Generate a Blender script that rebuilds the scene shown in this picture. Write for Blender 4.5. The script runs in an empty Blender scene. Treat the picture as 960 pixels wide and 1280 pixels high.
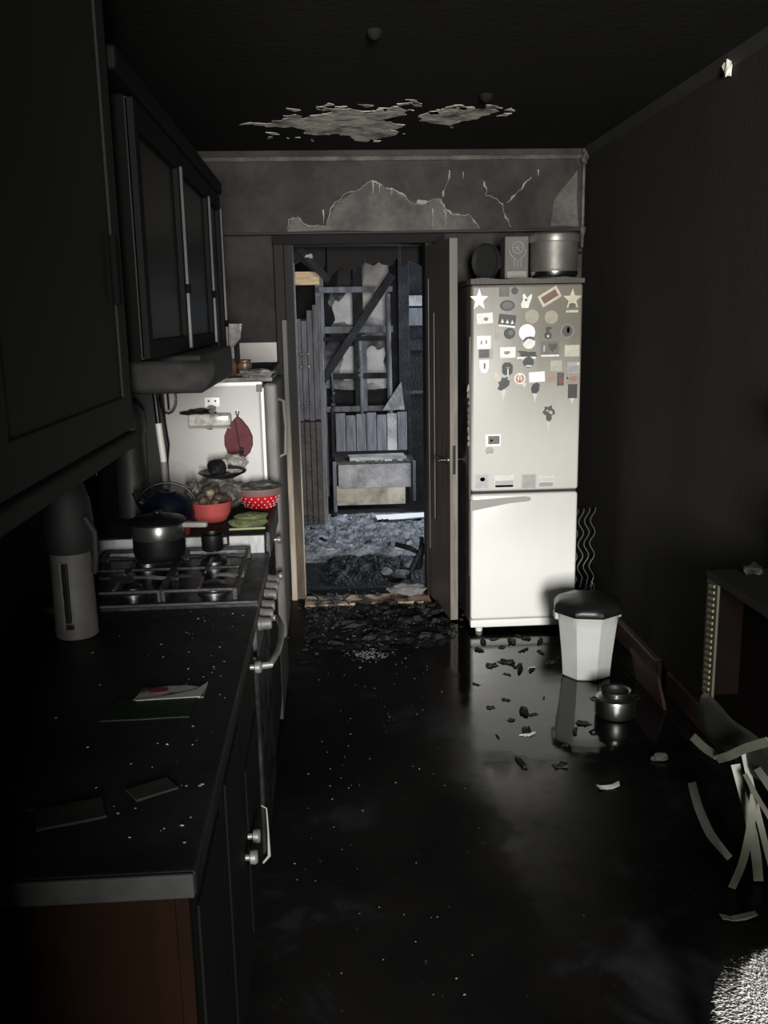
import bpy, bmesh, math, random
from mathutils import Vector, Matrix, noise
random.seed(7)
S = bpy.context.scene
C = S.collection
R = math.radians

# ------------------------------------------------------------------ camera, world, light, exposure
YAW, PITCH, ROLL, FPX, EYE = R(3.37), R(-11.95), R(-1.045), 1150.0, 1.6
fw = Vector((math.sin(YAW)*math.cos(PITCH), math.cos(YAW)*math.cos(PITCH), math.sin(PITCH)))
rt0 = Vector((math.cos(YAW), -math.sin(YAW), 0)); up0 = rt0.cross(fw)
rt = math.cos(ROLL)*rt0 + math.sin(ROLL)*up0; up = -math.sin(ROLL)*rt0 + math.cos(ROLL)*up0
cd = bpy.data.cameras.new('camera'); cam = bpy.data.objects.new('camera', cd); C.objects.link(cam)
cam.matrix_world = Matrix(((rt.x, up.x, -fw.x, 0), (rt.y, up.y, -fw.y, 0), (rt.z, up.z, -fw.z, EYE), (0, 0, 0, 1)))
cd.sensor_fit = 'VERTICAL'; cd.sensor_height = 36; cd.lens = FPX/1280*36; cd.clip_start = .05
S.camera = cam
S.view_settings.view_transform = 'Standard'; S.view_settings.look = 'None'
S.view_settings.exposure = 0.0; S.view_settings.gamma = 1; S.view_settings.use_curve_mapping = False
w = bpy.data.worlds.new('overcast'); S.world = w; w.use_nodes = True
w.node_tree.nodes['Background'].inputs[0].default_value = (.75, .87, 1, 1)
w.node_tree.nodes['Background'].inputs[1].default_value = .6
def area(name, loc, rot, sx, sy, power, col, spread=180):
    l = bpy.data.lights.new(name, 'AREA'); l.shape = 'RECTANGLE'; l.size = sx; l.size_y = sy; l.energy = power; l.color = col; l.spread = R(spread)
    o = bpy.data.objects.new(name, l); C.objects.link(o); o.location = loc; o.rotation_euler = rot
    return o
# daylight entering by the kitchen window (behind the photographer) and by the window of the burnt room
area('kitchen_window_daylight', (.22, -2.55, 1.6), (R(90), 0, 0), .62, 1.25, 430, (1, .985, .95), 150)
area('burnt_room_window_daylight', (2.12, 7.0, 1.55), (R(90), 0, R(90)), 1.3, 1.2, 105, (.76, .87, 1), 170)

# ------------------------------------------------------------------ helpers
class MB:
    """collects shapes; build() links them as one mesh object"""
    def __init__(s): s.v = []; s.f = []
    def add(s, vs, fs, M=None):
        n = len(s.v)
        for p in vs:
            p = Vector(p); s.v.append(M @ p if M else p)
        s.f += [tuple(i+n for i in f) for f in fs]; return s
    def box(s, a, b, M=None):
        x0, y0, z0 = a; x1, y1, z1 = b
        return s.add([(x0,y0,z0),(x1,y0,z0),(x1,y1,z0),(x0,y1,z0),(x0,y0,z1),(x1,y0,z1),(x1,y1,z1),(x0,y1,z1)],
                     [(0,3,2,1),(4,5,6,7),(0,1,5,4),(1,2,6,5),(2,3,7,6),(3,0,4,7)], M)
    def rbox(s, a, b, r=.01, M=None, seg=3):
        bm = bmesh.new(); c = [(a[i]+b[i])/2 for i in range(3)]; d = [abs(b[i]-a[i]) for i in range(3)]
        bmesh.ops.create_cube(bm, size=1, matrix=Matrix.Translation(c) @ Matrix.Diagonal((*d, 1)))
        bmesh.ops.bevel(bm, geom=bm.edges[:], offset=min(r, min(d)*.45), segments=seg, affect='EDGES', profile=.5)
        return s.bm(bm, M)
    def bm(s, bm, M=None):
        bm.verts.ensure_lookup_table(); bm.verts.index_update()
        s.add([v.co.copy() for v in bm.verts], [tuple(v.index for v in f.verts) for f in bm.faces], M); bm.free(); return s
    def lathe(s, prof, n=28, M=None, sx=1, sy=1):
        vs, fs = [], []
        for (r, z) in prof:
            for k in range(n):
                t = 2*math.pi*k/n; vs.append((r*sx*math.cos(t), r*sy*math.sin(t), z))
        for i in range(len(prof)-1):
            for k in range(n):
                a = i*n+k; b = i*n+(k+1) % n; fs.append((a, b, b+n, a+n))
        if prof[0][0] > 1e-6: fs.append(tuple(range(n-1, -1, -1)))
        if prof[-1][0] > 1e-6: fs.append(tuple((len(prof)-1)*n+k for k in range(n)))
        return s.add(vs, fs, M)
    def tube(s, pts, r, n=8, closed=False, M=None):
        pts = [Vector(p) for p in pts]; vs, fs = [], []; m = len(pts)
        rr = r if isinstance(r, (list, tuple)) else [r]*m
        nrm = None
        for i, p in enumerate(pts):
            a = pts[i-1] if (i or closed) else p; b = pts[(i+1) % m] if (i < m-1 or closed) else p
            t = (b-a).normalized()
            if nrm is None: nrm = t.orthogonal().normalized()
            nrm = (nrm - t*nrm.dot(t)); nrm = nrm.normalized() if nrm.length > 1e-6 else t.orthogonal().normalized()
            bi = t.cross(nrm)
            for k in range(n):
                q = 2*math.pi*k/n; vs.append(p + rr[i]*(math.cos(q)*nrm + math.sin(q)*bi))
        for i in range(m if closed else m-1):
            for k in range(n):
                a = i*n+k; b = i*n+(k+1) % n; c = ((i+1) % m)*n
                fs.append((a, b, c+(k+1) % n, c+k))
        if not closed: fs += [tuple(range(n-1, -1, -1)), tuple((m-1)*n+k for k in range(n))]
        return s.add(vs, fs, M)
    def prism(s, poly, h, M=None):
        """polygon in local xy, extruded along local z from 0 to h"""
        n = len(poly); vs = [(x, y, 0) for x, y in poly]+[(x, y, h) for x, y in poly]
        fs = [tuple(range(n-1, -1, -1)), tuple(range(n, 2*n))]+[(i, (i+1) % n, n+(i+1) % n, n+i) for i in range(n)]
        return s.add(vs, fs, M)
    def strip(s, pts, wv, th):
        """flat band along pts; wv = width vectors, th thickness"""
        vs, fs = [], []; m = len(pts)
        for i, p in enumerate(pts):
            p = Vector(p); a = Vector(pts[max(i-1, 0)]); b = Vector(pts[min(i+1, m-1)]); t = (b-a).normalized()
            wd = Vector(wv[i] if isinstance(wv, list) else wv); nn = t.cross(wd).normalized()*th/2
            vs += [p-wd/2-nn, p+wd/2-nn, p+wd/2+nn, p-wd/2+nn]
        for i in range(m-1):
            for k in range(4):
                a = i*4+k; b = i*4+(k+1) % 4; fs.append((a, b, b+4, a+4))
        fs += [(3, 2, 1, 0), (m*4-4, m*4-3, m*4-2, m*4-1)]
        return s.add(vs, fs)
    def lump(s, c, size, seed=0, amp=.3, sub=2, freq=1.6, M=None):
        bm = bmesh.new(); bmesh.ops.create_icosphere(bm, subdivisions=sub, radius=1)
        for v in bm.verts:
            k = 1+amp*noise.noise(v.co*freq+Vector((seed*3.7, seed*1.3, -seed)))*2
            v.co = Vector((v.co.x*k*size[0]+c[0], v.co.y*k*size[1]+c[1], v.co.z*k*size[2]+c[2]))
        return s.bm(bm, M)
    def shift(s, o):
        o = Vector(o); s.v = [p-o for p in s.v]; return s
    def mesh(s, name):
        me = bpy.data.meshes.new(name); me.from_pydata([tuple(p) for p in s.v], [], s.f); me.update()
        bm = bmesh.new(); bm.from_mesh(me); bmesh.ops.recalc_face_normals(bm, faces=bm.faces); bm.to_mesh(me); bm.free()
        return me
    def build(s, name, m, parent=None, smooth=False, loc=None, rot=None):
        me = s.mesh(name); me.materials.append(m)
        if smooth:
            me.set_sharp_from_angle(angle=R(38)) if hasattr(me, 'set_sharp_from_angle') else None
            me.polygons.foreach_set('use_smooth', [True]*len(me.polygons))
            me.set_sharp_from_angle(angle=R(38))
        o = bpy.data.objects.new(name, me); C.objects.link(o)
        if parent: o.parent = parent
        if loc is not None: o.location = loc
        if rot is not None: o.rotation_euler = rot
        return o
def tag(o, label, cat, group=None):
    o['label'] = label; o['category'] = cat
    if group: o['group'] = group
    return o
def struct(o, label=None):
    o['kind'] = 'structure'
    if label: o['label'] = label
    return o
def thing(name, label, cat, loc=(0, 0, 0), rz=0, group=None):
    o = bpy.data.objects.new(name, None); C.objects.link(o); o.location = loc; o.rotation_euler = (0, 0, rz); o.empty_display_size = .05
    return tag(o, label, cat, group)
def T(x, y, z): return Matrix.Translation((x, y, z))
RX = lambda a: Matrix.Rotation(a, 4, 'X'); RY = lambda a: Matrix.Rotation(a, 4, 'Y'); RZ = lambda a: Matrix.Rotation(a, 4, 'Z')
FACE = RX(R(90))    # prism drawn in x/z, growing towards -y (the photographer's side)

def mat(name, col, rough=.6, metal=0., dirt=None, amt=.5, scale=6., soft=.18, bump=0., bscale=60., stretch=(1, 1, 1), rough2=None, coat=0., alpha=1., trans=0., spec=.5):
    m = bpy.data.materials.new(name); m.use_nodes = True; nt = m.node_tree; N = nt.nodes; L = nt.links
    b = N['Principled BSDF']; b.inputs['Roughness'].default_value = rough; b.inputs['Metallic'].default_value = metal
    b.inputs['Coat Weight'].default_value = coat; b.inputs['Alpha'].default_value = alpha; b.inputs['Transmission Weight'].default_value = trans
    b.inputs['Specular IOR Level'].default_value = spec
    b.inputs['Base Color'].default_value = (*col, 1)
    tc = N.new('ShaderNodeTexCoord'); mp = N.new('ShaderNodeMapping'); mp.inputs['Scale'].default_value = stretch; L.new(tc.outputs['Object'], mp.inputs[0])
    if dirt is not None:
        nz = N.new('ShaderNodeTexNoise'); nz.inputs['Scale'].default_value = scale; nz.inputs['Detail'].default_value = 8; nz.inputs['Roughness'].default_value = .65; L.new(mp.outputs[0], nz.inputs[0])
        rp = N.new('ShaderNodeMapRange'); c = 1-amt; c = .25+.5*c
        rp.inputs['From Min'].default_value = c-soft; rp.inputs['From Max'].default_value = c+soft; L.new(nz.outputs[0], rp.inputs[0])
        mx = N.new('ShaderNodeMix'); mx.data_type = 'RGBA'; L.new(rp.outputs[0], mx.inputs[0]); mx.inputs[6].default_value = (*col, 1); mx.inputs[7].default_value = (*dirt, 1)
        L.new(mx.outputs[2], b.inputs['Base Color'])
        if rough2 is not None:
            r2 = N.new('ShaderNodeMapRange'); r2.inputs['To Min'].default_value = rough; r2.inputs['To Max'].default_value = rough2; L.new(rp.outputs[0], r2.inputs[0]); L.new(r2.outputs[0], b.inputs['Roughness'])
    if bump:
        n2 = N.new('ShaderNodeTexNoise'); n2.inputs['Scale'].default_value = bscale; n2.inputs['Detail'].default_value = 5; L.new(mp.outputs[0], n2.inputs[0])
        bp = N.new('ShaderNodeBump'); bp.inputs['Strength'].default_value = bump; bp.inputs['Distance'].default_value = .01; L.new(n2.outputs[0], bp.inputs['Height']); L.new(bp.outputs[0], b.inputs['Normal'])
    return m
def soot_by_height(m, z0, z1, col, k=1., axis=2):
    """soot film that thickens from object height z0 (none) to z1 (full), broken by noise and drips"""
    nt = m.node_tree; N = nt.nodes; L = nt.links; b = N['Principled BSDF']
    tc = N.new('ShaderNodeTexCoord'); sp = N.new('ShaderNodeSeparateXYZ'); L.new(tc.outputs['Object'], sp.inputs[0])
    mr = N.new('ShaderNodeMapRange'); mr.interpolation_type = 'SMOOTHSTEP'; mr.inputs['From Min'].default_value = z0; mr.inputs['From Max'].default_value = z1; mr.inputs['To Max'].default_value = k; L.new(sp.outputs[axis], mr.inputs[0])
    mp = N.new('ShaderNodeMapping'); mp.inputs['Scale'].default_value = (9, 9, 1.6); L.new(tc.outputs['Object'], mp.inputs[0])
    nz = N.new('ShaderNodeTexNoise'); nz.inputs['Scale'].default_value = 1.0; nz.inputs['Detail'].default_value = 6; L.new(mp.outputs[0], nz.inputs[0])
    ad = N.new('ShaderNodeMath'); ad.operation = 'MULTIPLY_ADD'; L.new(nz.outputs[0], ad.inputs[0]); ad.inputs[1].default_value = .5; ad.inputs[2].default_value = .75
    mu = N.new('ShaderNodeMath'); mu.operation = 'MULTIPLY'; mu.use_clamp = True; L.new(mr.outputs[0], mu.inputs[0]); L.new(ad.outputs[0], mu.inputs[1])
    mx = N.new('ShaderNodeMix'); mx.data_type = 'RGBA'; L.new(mu.outputs[0], mx.inputs[0]); mx.inputs[7].default_value = (*col, 1)
    src = b.inputs['Base Color'].links
    if src: L.new(src[0].from_socket, mx.inputs[6])
    else: mx.inputs[6].default_value = b.inputs['Base Color'].default_value
    L.new(mx.outputs[2], b.inputs['Base Color'])
    return m

SOOT = (.008, .008, .008)
m_sootwall = mat('sooty_wall_paint', (.010, .0098, .009), .9, spec=.15, dirt=(.006, .006, .0055), amt=.5, scale=2.2, soft=.25, bump=.25, bscale=35)
m_wallR = mat('sooty_wallpaper', (.034, .032, .027), .9, spec=.12, dirt=(.017, .016, .0138), amt=.5, scale=1.3, soft=.3, bump=.15, bscale=90, stretch=(1, 1, .35))
m_ceil = mat('sooty_ceiling', (.0135, .0125, .0105), .9, spec=.12, dirt=(.0085, .008, .007), amt=.5, scale=2.5, soft=.3, bump=.3, bscale=30)
m_back = mat('smoked_plaster', (.042, .037, .033), .75, spec=.25, dirt=(.014, .0125, .0115), amt=.5, scale=3.5, soft=.16, bump=.3, bscale=25)
m_beam = mat('smoked_beam_paint', (.040, .0365, .0315), .65, spec=.2, dirt=(.014, .0125, .0112), amt=.55, scale=3.2, soft=.14, bump=.35, bscale=20)
m_beam2 = mat('blistered_beam_paint', (.105, .098, .086), .6, spec=.25, dirt=(.036, .033, .030), amt=.55, scale=7, soft=.16, bump=.4, bscale=30)
m_crack = mat('bare_plaster_edge', (.50, .475, .43), .7, dirt=(.09, .085, .075), amt=.55, scale=9)
m_flake = mat('bare_ceiling_plaster', (.72, .68, .59), .8, dirt=(.13, .12, .105), amt=.42, scale=9, soft=.10, bump=.6, bscale=40)
m_frame = mat('smoked_window_frame', (.5, .48, .44), .5, dirt=(.06, .06, .055), amt=.5, scale=4)
m_basebd = mat('scorched_red_baseboard', (.045, .014, .011), .6, dirt=(.014, .010, .009), amt=.5, scale=9, soft=.1, bump=.3)
m_casing = mat('scorched_door_casing', (.15, .115, .08), .6, spec=.2, dirt=(.03, .026, .022), amt=.45, scale=3, soft=.2, stretch=(6, 6, .8), bump=.2)
soot_by_height(m_casing, .2, 1.1, (.009, .008, .0072))
m_casing_l = mat('bare_pale_casing_wood', (.55, .47, .37), .5, dirt=(.22, .17, .12), amt=.45, scale=5, soft=.2, stretch=(6, 6, .6), bump=.1)
soot_by_height(m_casing_l, .5, 1.25, (.014, .012, .0105))
m_door = mat('smoked_door_laminate', (.135, .105, .088), .5, dirt=(.055, .043, .037), amt=.5, scale=3, soft=.2, stretch=(12, 12, .8), bump=.1)
soot_by_height(m_door, 1.0, 1.9, (.045, .04, .036), .8)
m_dooredge = mat('door_edge_band', (.235, .21, .185), .5, dirt=(.12, .105, .093), amt=.45, scale=4, stretch=(8, 8, 1))
soot_by_height(m_dooredge, .9, 1.95, (.10, .09, .08), .9)
m_doordark = mat('burnt_door_recess', (.009, .0075, .0065), .8, spec=.2)
m_char = mat('charred_wood', (.006, .006, .006), .6, spec=.25, dirt=(.022, .022, .023), amt=.28, scale=18, soft=.1, bump=.9, bscale=45)
m_charbrown = mat('charred_brown_wood', (.05, .036, .028), .6, dirt=(.012, .011, .011), amt=.5, scale=9, soft=.12, bump=.6, bscale=40)
m_ash = mat('ash', (.19, .195, .21), .9, dirt=(.05, .05, .055), amt=.46, scale=7, soft=.1, bump=1.0, bscale=45)
m_ashdark = mat('wet_black_ash', (.005, .005, .005), .6, spec=.25, dirt=(.022, .022, .024), amt=.3, scale=14, soft=.08, bump=1, bscale=60)
m_plasterfar = mat('scorched_blue_plaster', (.36, .36, .375), .85, dirt=(.045, .043, .045), amt=.48, scale=2.6, soft=.09, bump=.6, bscale=18)
m_farwood = mat('ash_grey_timber', (.15, .15, .165), .75, dirt=(.035, .034, .037), amt=.45, scale=5, soft=.2, stretch=(4, 4, .7), bump=.5)
m_fardark = mat('burnt_black_timber', (.008, .008, .009), .7, spec=.2, dirt=(.022, .022, .024), amt=.3, scale=10, soft=.1, bump=.7)
m_farpale = mat('scorched_pale_board', (.34, .325, .32), .7, dirt=(.10, .094, .093), amt=.42, scale=6, soft=.16, bump=.4)
m_faryellow = mat('bare_yellow_wood', (.55, .40, .22), .6, dirt=(.2, .13, .07), amt=.4, scale=8, stretch=(1, 1, 6))
m_thresh = mat('scorched_threshold_wood', (.50, .34, .23), .5, dirt=(.02, .016, .013), amt=.52, scale=8, soft=.06, bump=.4)
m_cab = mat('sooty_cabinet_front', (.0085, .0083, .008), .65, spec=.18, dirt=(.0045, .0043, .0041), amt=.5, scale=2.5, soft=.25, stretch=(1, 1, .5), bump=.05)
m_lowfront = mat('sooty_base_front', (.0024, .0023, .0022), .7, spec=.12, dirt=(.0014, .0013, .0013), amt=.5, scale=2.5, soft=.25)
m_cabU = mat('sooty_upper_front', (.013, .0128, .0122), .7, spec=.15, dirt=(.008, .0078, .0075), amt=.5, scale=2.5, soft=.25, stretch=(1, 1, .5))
m_cabside = mat('sooty_brown_cabinet_side', (.0080, .0029, .0009), .8, spec=.05, dirt=(.0030, .0012, .0005), amt=.5, scale=3, soft=.3, stretch=(4, 1, .6))
m_cabin = mat('cabinet_dark_body', (.0026, .0025, .0023), .85, spec=.08)
m_cabglass = mat('smoked_glass', (.004, .004, .004), .35, spec=.2)
m_alu = mat('smoked_aluminium_strip', (.07, .067, .064), .5, .3, dirt=(.02, .0195, .0185), amt=.45, scale=5, stretch=(1, 1, .8))
soot_by_height(m_alu, 1.55, 1.85, (.006, .006, .006))
m_top = mat('black_worktop', (.0032, .0032, .0038), .45, spec=.22, dirt=(.0075, .0075, .0082), amt=.45, scale=5, soft=.15, rough2=.65, bump=.12, bscale=120)
m_topend = mat('grey_worktop_end', (.020, .020, .0185), .7, spec=.2, dirt=(.010, .010, .0093), amt=.45, scale=20)
m_chip = mat('pale_flake', (.30, .29, .275), .7)
m_chipd = mat('sooty_flake', (.13, .13, .125), .7)
m_steel = mat('sooty_steel', (.42, .42, .42), .28, 1, dirt=(.07, .07, .07), amt=.42, scale=9, soft=.2, rough2=.5)
m_steelD = mat('blackened_steel', (.055, .055, .058), .3, .9, dirt=(.014, .014, .014), amt=.5, scale=5, soft=.2, rough2=.55)
m_chrome = mat('chrome', (.72, .71, .69), .16, 1, dirt=(.3, .3, .29), amt=.3, scale=30)
m_satin = mat('satin_metal', (.26, .256, .245), .42, .6, dirt=(.11, .108, .103), amt=.35, scale=20)
m_hobsteel = mat('sooty_hob_steel', (.07, .07, .073), .45, .7, dirt=(.018, .018, .019), amt=.5, scale=10, rough2=.65)
m_enamel = mat('black_enamel', (.008, .008, .009), .18, dirt=(.02, .02, .02), amt=.4, scale=10, rough2=.5)
m_iron = mat('cast_iron', (.007, .007, .0075), .5, .1, dirt=(.022, .022, .023), amt=.35, scale=20, bump=.2)
m_ironlit = mat('lit_grate_iron', (.10, .10, .103), .45, .4, dirt=(.025, .025, .025), amt=.4, scale=12)  # paler iron copy: light painted on the near and aisle-side grate prongs
m_hood = mat('sooty_hood_sheet', (.022, .0213, .020), .7, .0, spec=.15, dirt=(.0085, .0082, .008), amt=.5, scale=12, soft=.15, bump=.1)
m_greypanel = mat('sooty_white_panel', (.36, .36, .365), .45, dirt=(.06, .06, .062), amt=.42, scale=4, soft=.14, stretch=(3, 3, 1))
m_fridge2 = mat('old_white_enamel', (.37, .354, .334), .45, dirt=(.29, .278, .262), amt=.4, scale=2.5, soft=.3)
soot_by_height(m_fridge2, 1.12, 1.42, (.20, .19, .178), .7)
m_fridge2d = mat('sooty_fridge_door', (.17, .16, .15), .55, dirt=(.055, .05, .045), amt=.5, scale=3, stretch=(4, 4, 1))
m_white = mat('white_trim', (.72, .70, .66), .4)
m_fridge = mat('white_fridge_enamel', (.80, .80, .765), .32, dirt=(.74, .74, .70), amt=.4, scale=3, soft=.3)
soot_by_height(m_fridge, .30, .74, (.50, .505, .47), .75)
m_fridgeU = mat('smoked_fridge_enamel', (.56, .55, .505), .4, dirt=(.49, .48, .435), amt=.4, scale=3, soft=.3)
soot_by_height(m_fridgeU, .80, 1.62, (.150, .137, .108), 1.)
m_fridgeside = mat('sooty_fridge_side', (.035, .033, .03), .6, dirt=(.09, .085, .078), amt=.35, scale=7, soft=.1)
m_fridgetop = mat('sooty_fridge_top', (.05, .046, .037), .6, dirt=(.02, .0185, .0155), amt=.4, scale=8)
m_handle = mat('grey_plastic_handle', (.27, .27, .25), .5)
m_gasket = mat('black_gap', (.012, .012, .012), .7)
m_binw = mat('white_plastic_bin', (.45, .46, .435), .45, dirt=(.37, .378, .358), amt=.4, scale=4, soft=.25)
m_black = mat('black_plastic', (.005, .005, .005), .36, spec=.3, dirt=(.012, .012, .012), amt=.4, scale=10)
m_blackm = mat('black_matte', (.010, .010, .010), .7)
m_pvc = mat('pale_plastic_strip', (.115, .117, .090), .55, dirt=(.07, .072, .055), amt=.45, scale=8)
m_pvcW = mat('white_plastic_strip', (.22, .22, .205), .55, dirt=(.15, .15, .14), amt=.4, scale=8)
m_shelf = mat('dark_red_brown_laminate', (.0030, .0012, .0007), .8, spec=.05, dirt=(.0014, .0007, .0005), amt=.5, scale=4)
m_shelfed = mat('olive_edge_band', (.030, .030, .015), .6, dirt=(.017, .017, .009), amt=.4, scale=10)
m_olive = mat('olive_film', (.024, .024, .018), .5, dirt=(.010, .010, .008), amt=.45, scale=5)
m_fur = mat('white_faux_fur', (.42, .415, .39), .95, spec=.05)
m_furbase = mat('fur_backing', (.33, .325, .305), .95, spec=.05)
m_wood_leg = mat('dark_wood_leg', (.03, .02, .014), .5)
m_pink = mat('coral_plastic', (.40, .075, .066), .4)
m_red = mat('red_enamel', (.46, .012, .02), .25)
m_dot = mat('white_enamel_dot', (.62, .36, .34), .3)
m_rim = mat('greyish_pink_rim', (.17, .105, .10), .45)
m_potato = mat('sooty_potato', (.085, .06, .042), .6, dirt=(.025, .018, .015), amt=.5, scale=9)
m_onion = mat('pale_potato', (.26, .21, .145), .5, dirt=(.12, .09, .06), amt=.4, scale=12)
m_bag = mat('crumpled_grey_film', (.15, .14, .128), .4, dirt=(.045, .041, .037), amt=.5, scale=14, soft=.1, bump=.5)
m_foil = mat('crumpled_pale_film', (.36, .345, .32), .4, dirt=(.12, .115, .105), amt=.45, scale=12, bump=.5)
m_green = mat('green_sponge_cloth', (.15, .175, .065), .9, dirt=(.05, .056, .026), amt=.42, scale=22, bump=1, bscale=120)
m_greenL = mat('pale_green_cloth_edge', (.26, .285, .16), .9)
m_mitt = mat('dark_red_felt', (.115, .026, .033), .85, dirt=(.07, .016, .021), amt=.4, scale=20, bump=.4)
m_mittd = mat('felt_seam', (.045, .014, .016), .85)
m_blue = mat('dark_blue_enamel', (.003, .0045, .013), .45, spec=.25)
m_thermo = mat('sooty_cream_plastic', (.12, .114, .10), .55, dirt=(.06, .057, .05), amt=.45, scale=6)
m_paper = mat('sooty_paper', (.18, .18, .165), .7, dirt=(.010, .010, .010), amt=.45, scale=16, soft=.05)
m_paperred = mat('red_print', (.07, .009, .007), .7)
m_greendark = mat('dark_green_packet', (.004, .009, .005), .5, spec=.2)
m_brownjar = mat('brown_glazed_jar', (.12, .065, .04), .35, dirt=(.04, .025, .02), amt=.4, scale=10)
m_yellowjar = mat('yellowed_jar', (.34, .25, .12), .4)
m_tilepale = mat('pale_wall_tile', (.33, .30, .275), .4, dirt=(.20, .18, .165), amt=.45, scale=6)
m_rag = mat('grey_rag', (.22, .215, .205), .9, dirt=(.06, .058, .055), amt=.45, scale=12, bump=.6)

def floor_mat():
    m = bpy.data.materials.new('wet_sooty_floor'); m.use_nodes = True; nt = m.node_tree; N = nt.nodes; L = nt.links; b = N['Principled BSDF']
    tc = N.new('ShaderNodeTexCoord')
    n1 = N.new('ShaderNodeTexNoise'); n1.inputs['Scale'].default_value = 1.7; n1.inputs['Detail'].default_value = 9; n1.inputs['Roughness'].default_value = .62; n1.inputs['Distortion'].default_value = .4; L.new(tc.outputs['Object'], n1.inputs[0])
    cr = N.new('ShaderNodeValToRGB'); e = cr.color_ramp.elements; e[0].position = .40; e[0].color = (.0016, .0015, .0015, 1); e[1].position = .55; e[1].color = (.0040, .0036, .0033, 1)
    x = e.new(.59); x.color = (.0085, .0085, .0094, 1); x = e.new(.68); x.color = (.0165, .0168, .019, 1); L.new(n1.outputs[0], cr.inputs[0])
    n2 = N.new('ShaderNodeTexNoise'); n2.inputs['Scale'].default_value = 42; n2.inputs['Detail'].default_value = 3; L.new(tc.outputs['Object'], n2.inputs[0])
    sp = N.new('ShaderNodeMapRange'); sp.inputs['From Min'].default_value = .70; sp.inputs['From Max'].default_value = .76; L.new(n2.outputs[0], sp.inputs[0])
    mx = N.new('ShaderNodeMix'); mx.data_type = 'RGBA'; L.new(sp.outputs[0], mx.inputs[0]); L.new(cr.outputs[0], mx.inputs[6]); mx.inputs[7].default_value = (.03, .03, .03, 1)
    L.new(mx.outputs[2], b.inputs['Base Color'])
    # standing water along the fridge side, dried ash along the cabinets
    sx = N.new('ShaderNodeSeparateXYZ'); L.new(tc.outputs['Object'], sx.inputs[0])
    n3 = N.new('ShaderNodeTexNoise'); n3.inputs['Scale'].default_value = 2.6; n3.inputs['Detail'].default_value = 6; L.new(tc.outputs['Object'], n3.inputs[0])
    ma = N.new('ShaderNodeMath'); ma.operation = 'MULTIPLY_ADD'; L.new(n3.outputs[0], ma.inputs[0]); ma.inputs[1].default_value = -.30; L.new(sx.outputs[0], ma.inputs[2])
    r1 = N.new('ShaderNodeMapRange'); r1.inputs['From Min'].default_value = .20; r1.inputs['From Max'].default_value = .42; r1.inputs['To Min'].default_value = .50; r1.inputs['To Max'].default_value = .055; L.new(ma.outputs[0], r1.inputs[0])
    n4 = N.new('ShaderNodeTexNoise'); n4.inputs['Scale'].default_value = 9; n4.inputs['Detail'].default_value = 6; L.new(tc.outputs['Object'], n4.inputs[0])
    m4 = N.new('ShaderNodeMapRange'); m4.inputs['From Min'].default_value = .5; m4.inputs['From Max'].default_value = .75; m4.inputs['To Max'].default_value = .10; L.new(n4.outputs[0], m4.inputs[0])
    ny = N.new('ShaderNodeMath'); ny.operation = 'MULTIPLY_ADD'; L.new(n3.outputs[0], ny.inputs[0]); ny.inputs[1].default_value = -.5; L.new(sx.outputs[1], ny.inputs[2])
    r6 = N.new('ShaderNodeMapRange'); r6.inputs['From Min'].default_value = 2.45; r6.inputs['From Max'].default_value = 2.85; r6.inputs['To Min'].default_value = .30; r6.inputs['To Max'].default_value = 0; L.new(ny.outputs[0], r6.inputs[0])
    a0 = N.new('ShaderNodeMath'); a0.operation = 'ADD'; L.new(r6.outputs[0], a0.inputs[0]); L.new(m4.outputs[0], a0.inputs[1])
    ad = N.new('ShaderNodeMath'); ad.operation = 'ADD'; L.new(r1.outputs[0], ad.inputs[0]); L.new(a0.outputs[0], ad.inputs[1]); L.new(ad.outputs[0], b.inputs['Roughness'])
    bp = N.new('ShaderNodeBump'); bp.inputs['Strength'].default_value = .06; bp.inputs['Distance'].default_value = .01; L.new(n4.outputs[0], bp.inputs['Height']); L.new(bp.outputs[0], b.inputs['Normal'])
    r5 = N.new('ShaderNodeMapRange'); r5.inputs['From Min'].default_value = .1; r5.inputs['From Max'].default_value = .45; r5.inputs['To Min'].default_value = .55; r5.inputs['To Max'].default_value = .12; L.new(ad.outputs[0], r5.inputs[0]); L.new(r5.outputs[0], b.inputs['Specular IOR Level'])
    b.inputs['IOR'].default_value = 1.4
    return m
m_floor = floor_mat()

# ------------------------------------------------------------------ the setting
XL, XR, YB, ZC, YF = -.80, 1.43, 5.20, 2.46, -2.6
struct(MB().box((XL-.12, YF-.12, -.1), (XR+.12, 5.34, 0)).build('floor', m_floor), 'black wet soot-covered kitchen floor')
ceil = struct(MB().box((XL-.12, YF-.12, ZC), (XR+.12, 5.34, ZC+.1)).build('ceiling', m_ceil), 'soot-black kitchen ceiling with flaked pale patches')
struct(MB().box((XL-.12, YF, 0), (XL, 5.34, ZC)).build('wall_left', m_sootwall), 'soot-black wall behind the kitchen units')
struct(MB().box((XR, YF, 0), (XR+.12, 5.34, ZC)).build('wall_right', m_wallR), 'bare soot-black wall beside the big refrigerator')
DX0, DX1, DH = -.165, .555, 1.99
wb = struct(MB().box((XL, YB, 0), (DX0-.02, 5.34, ZC)).box((DX1+.02, YB, 0), (XR, 5.34, ZC)).box((DX0-.02, YB, DH+.02), (DX1+.02, 5.34, ZC)).build('wall_back', m_back), 'smoked wall with the doorway')
MB().box((-.475, YB-.006, 1.0), (-.27, YB, 1.475)).build('tile', m_tilepale, wb)
# wall behind the photographer with the kitchen window
struct(MB().box((XL-.12, YF-.12, 0), (-.13, YF, ZC)).box((.57, YF-.12, 0), (XR+.12, YF, ZC)).box((-.13, YF-.12, 0), (.57, YF, .92)).box((-.13, YF-.12, 2.28), (.57, YF, ZC)).build('wall_front', m_sootwall))
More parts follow.
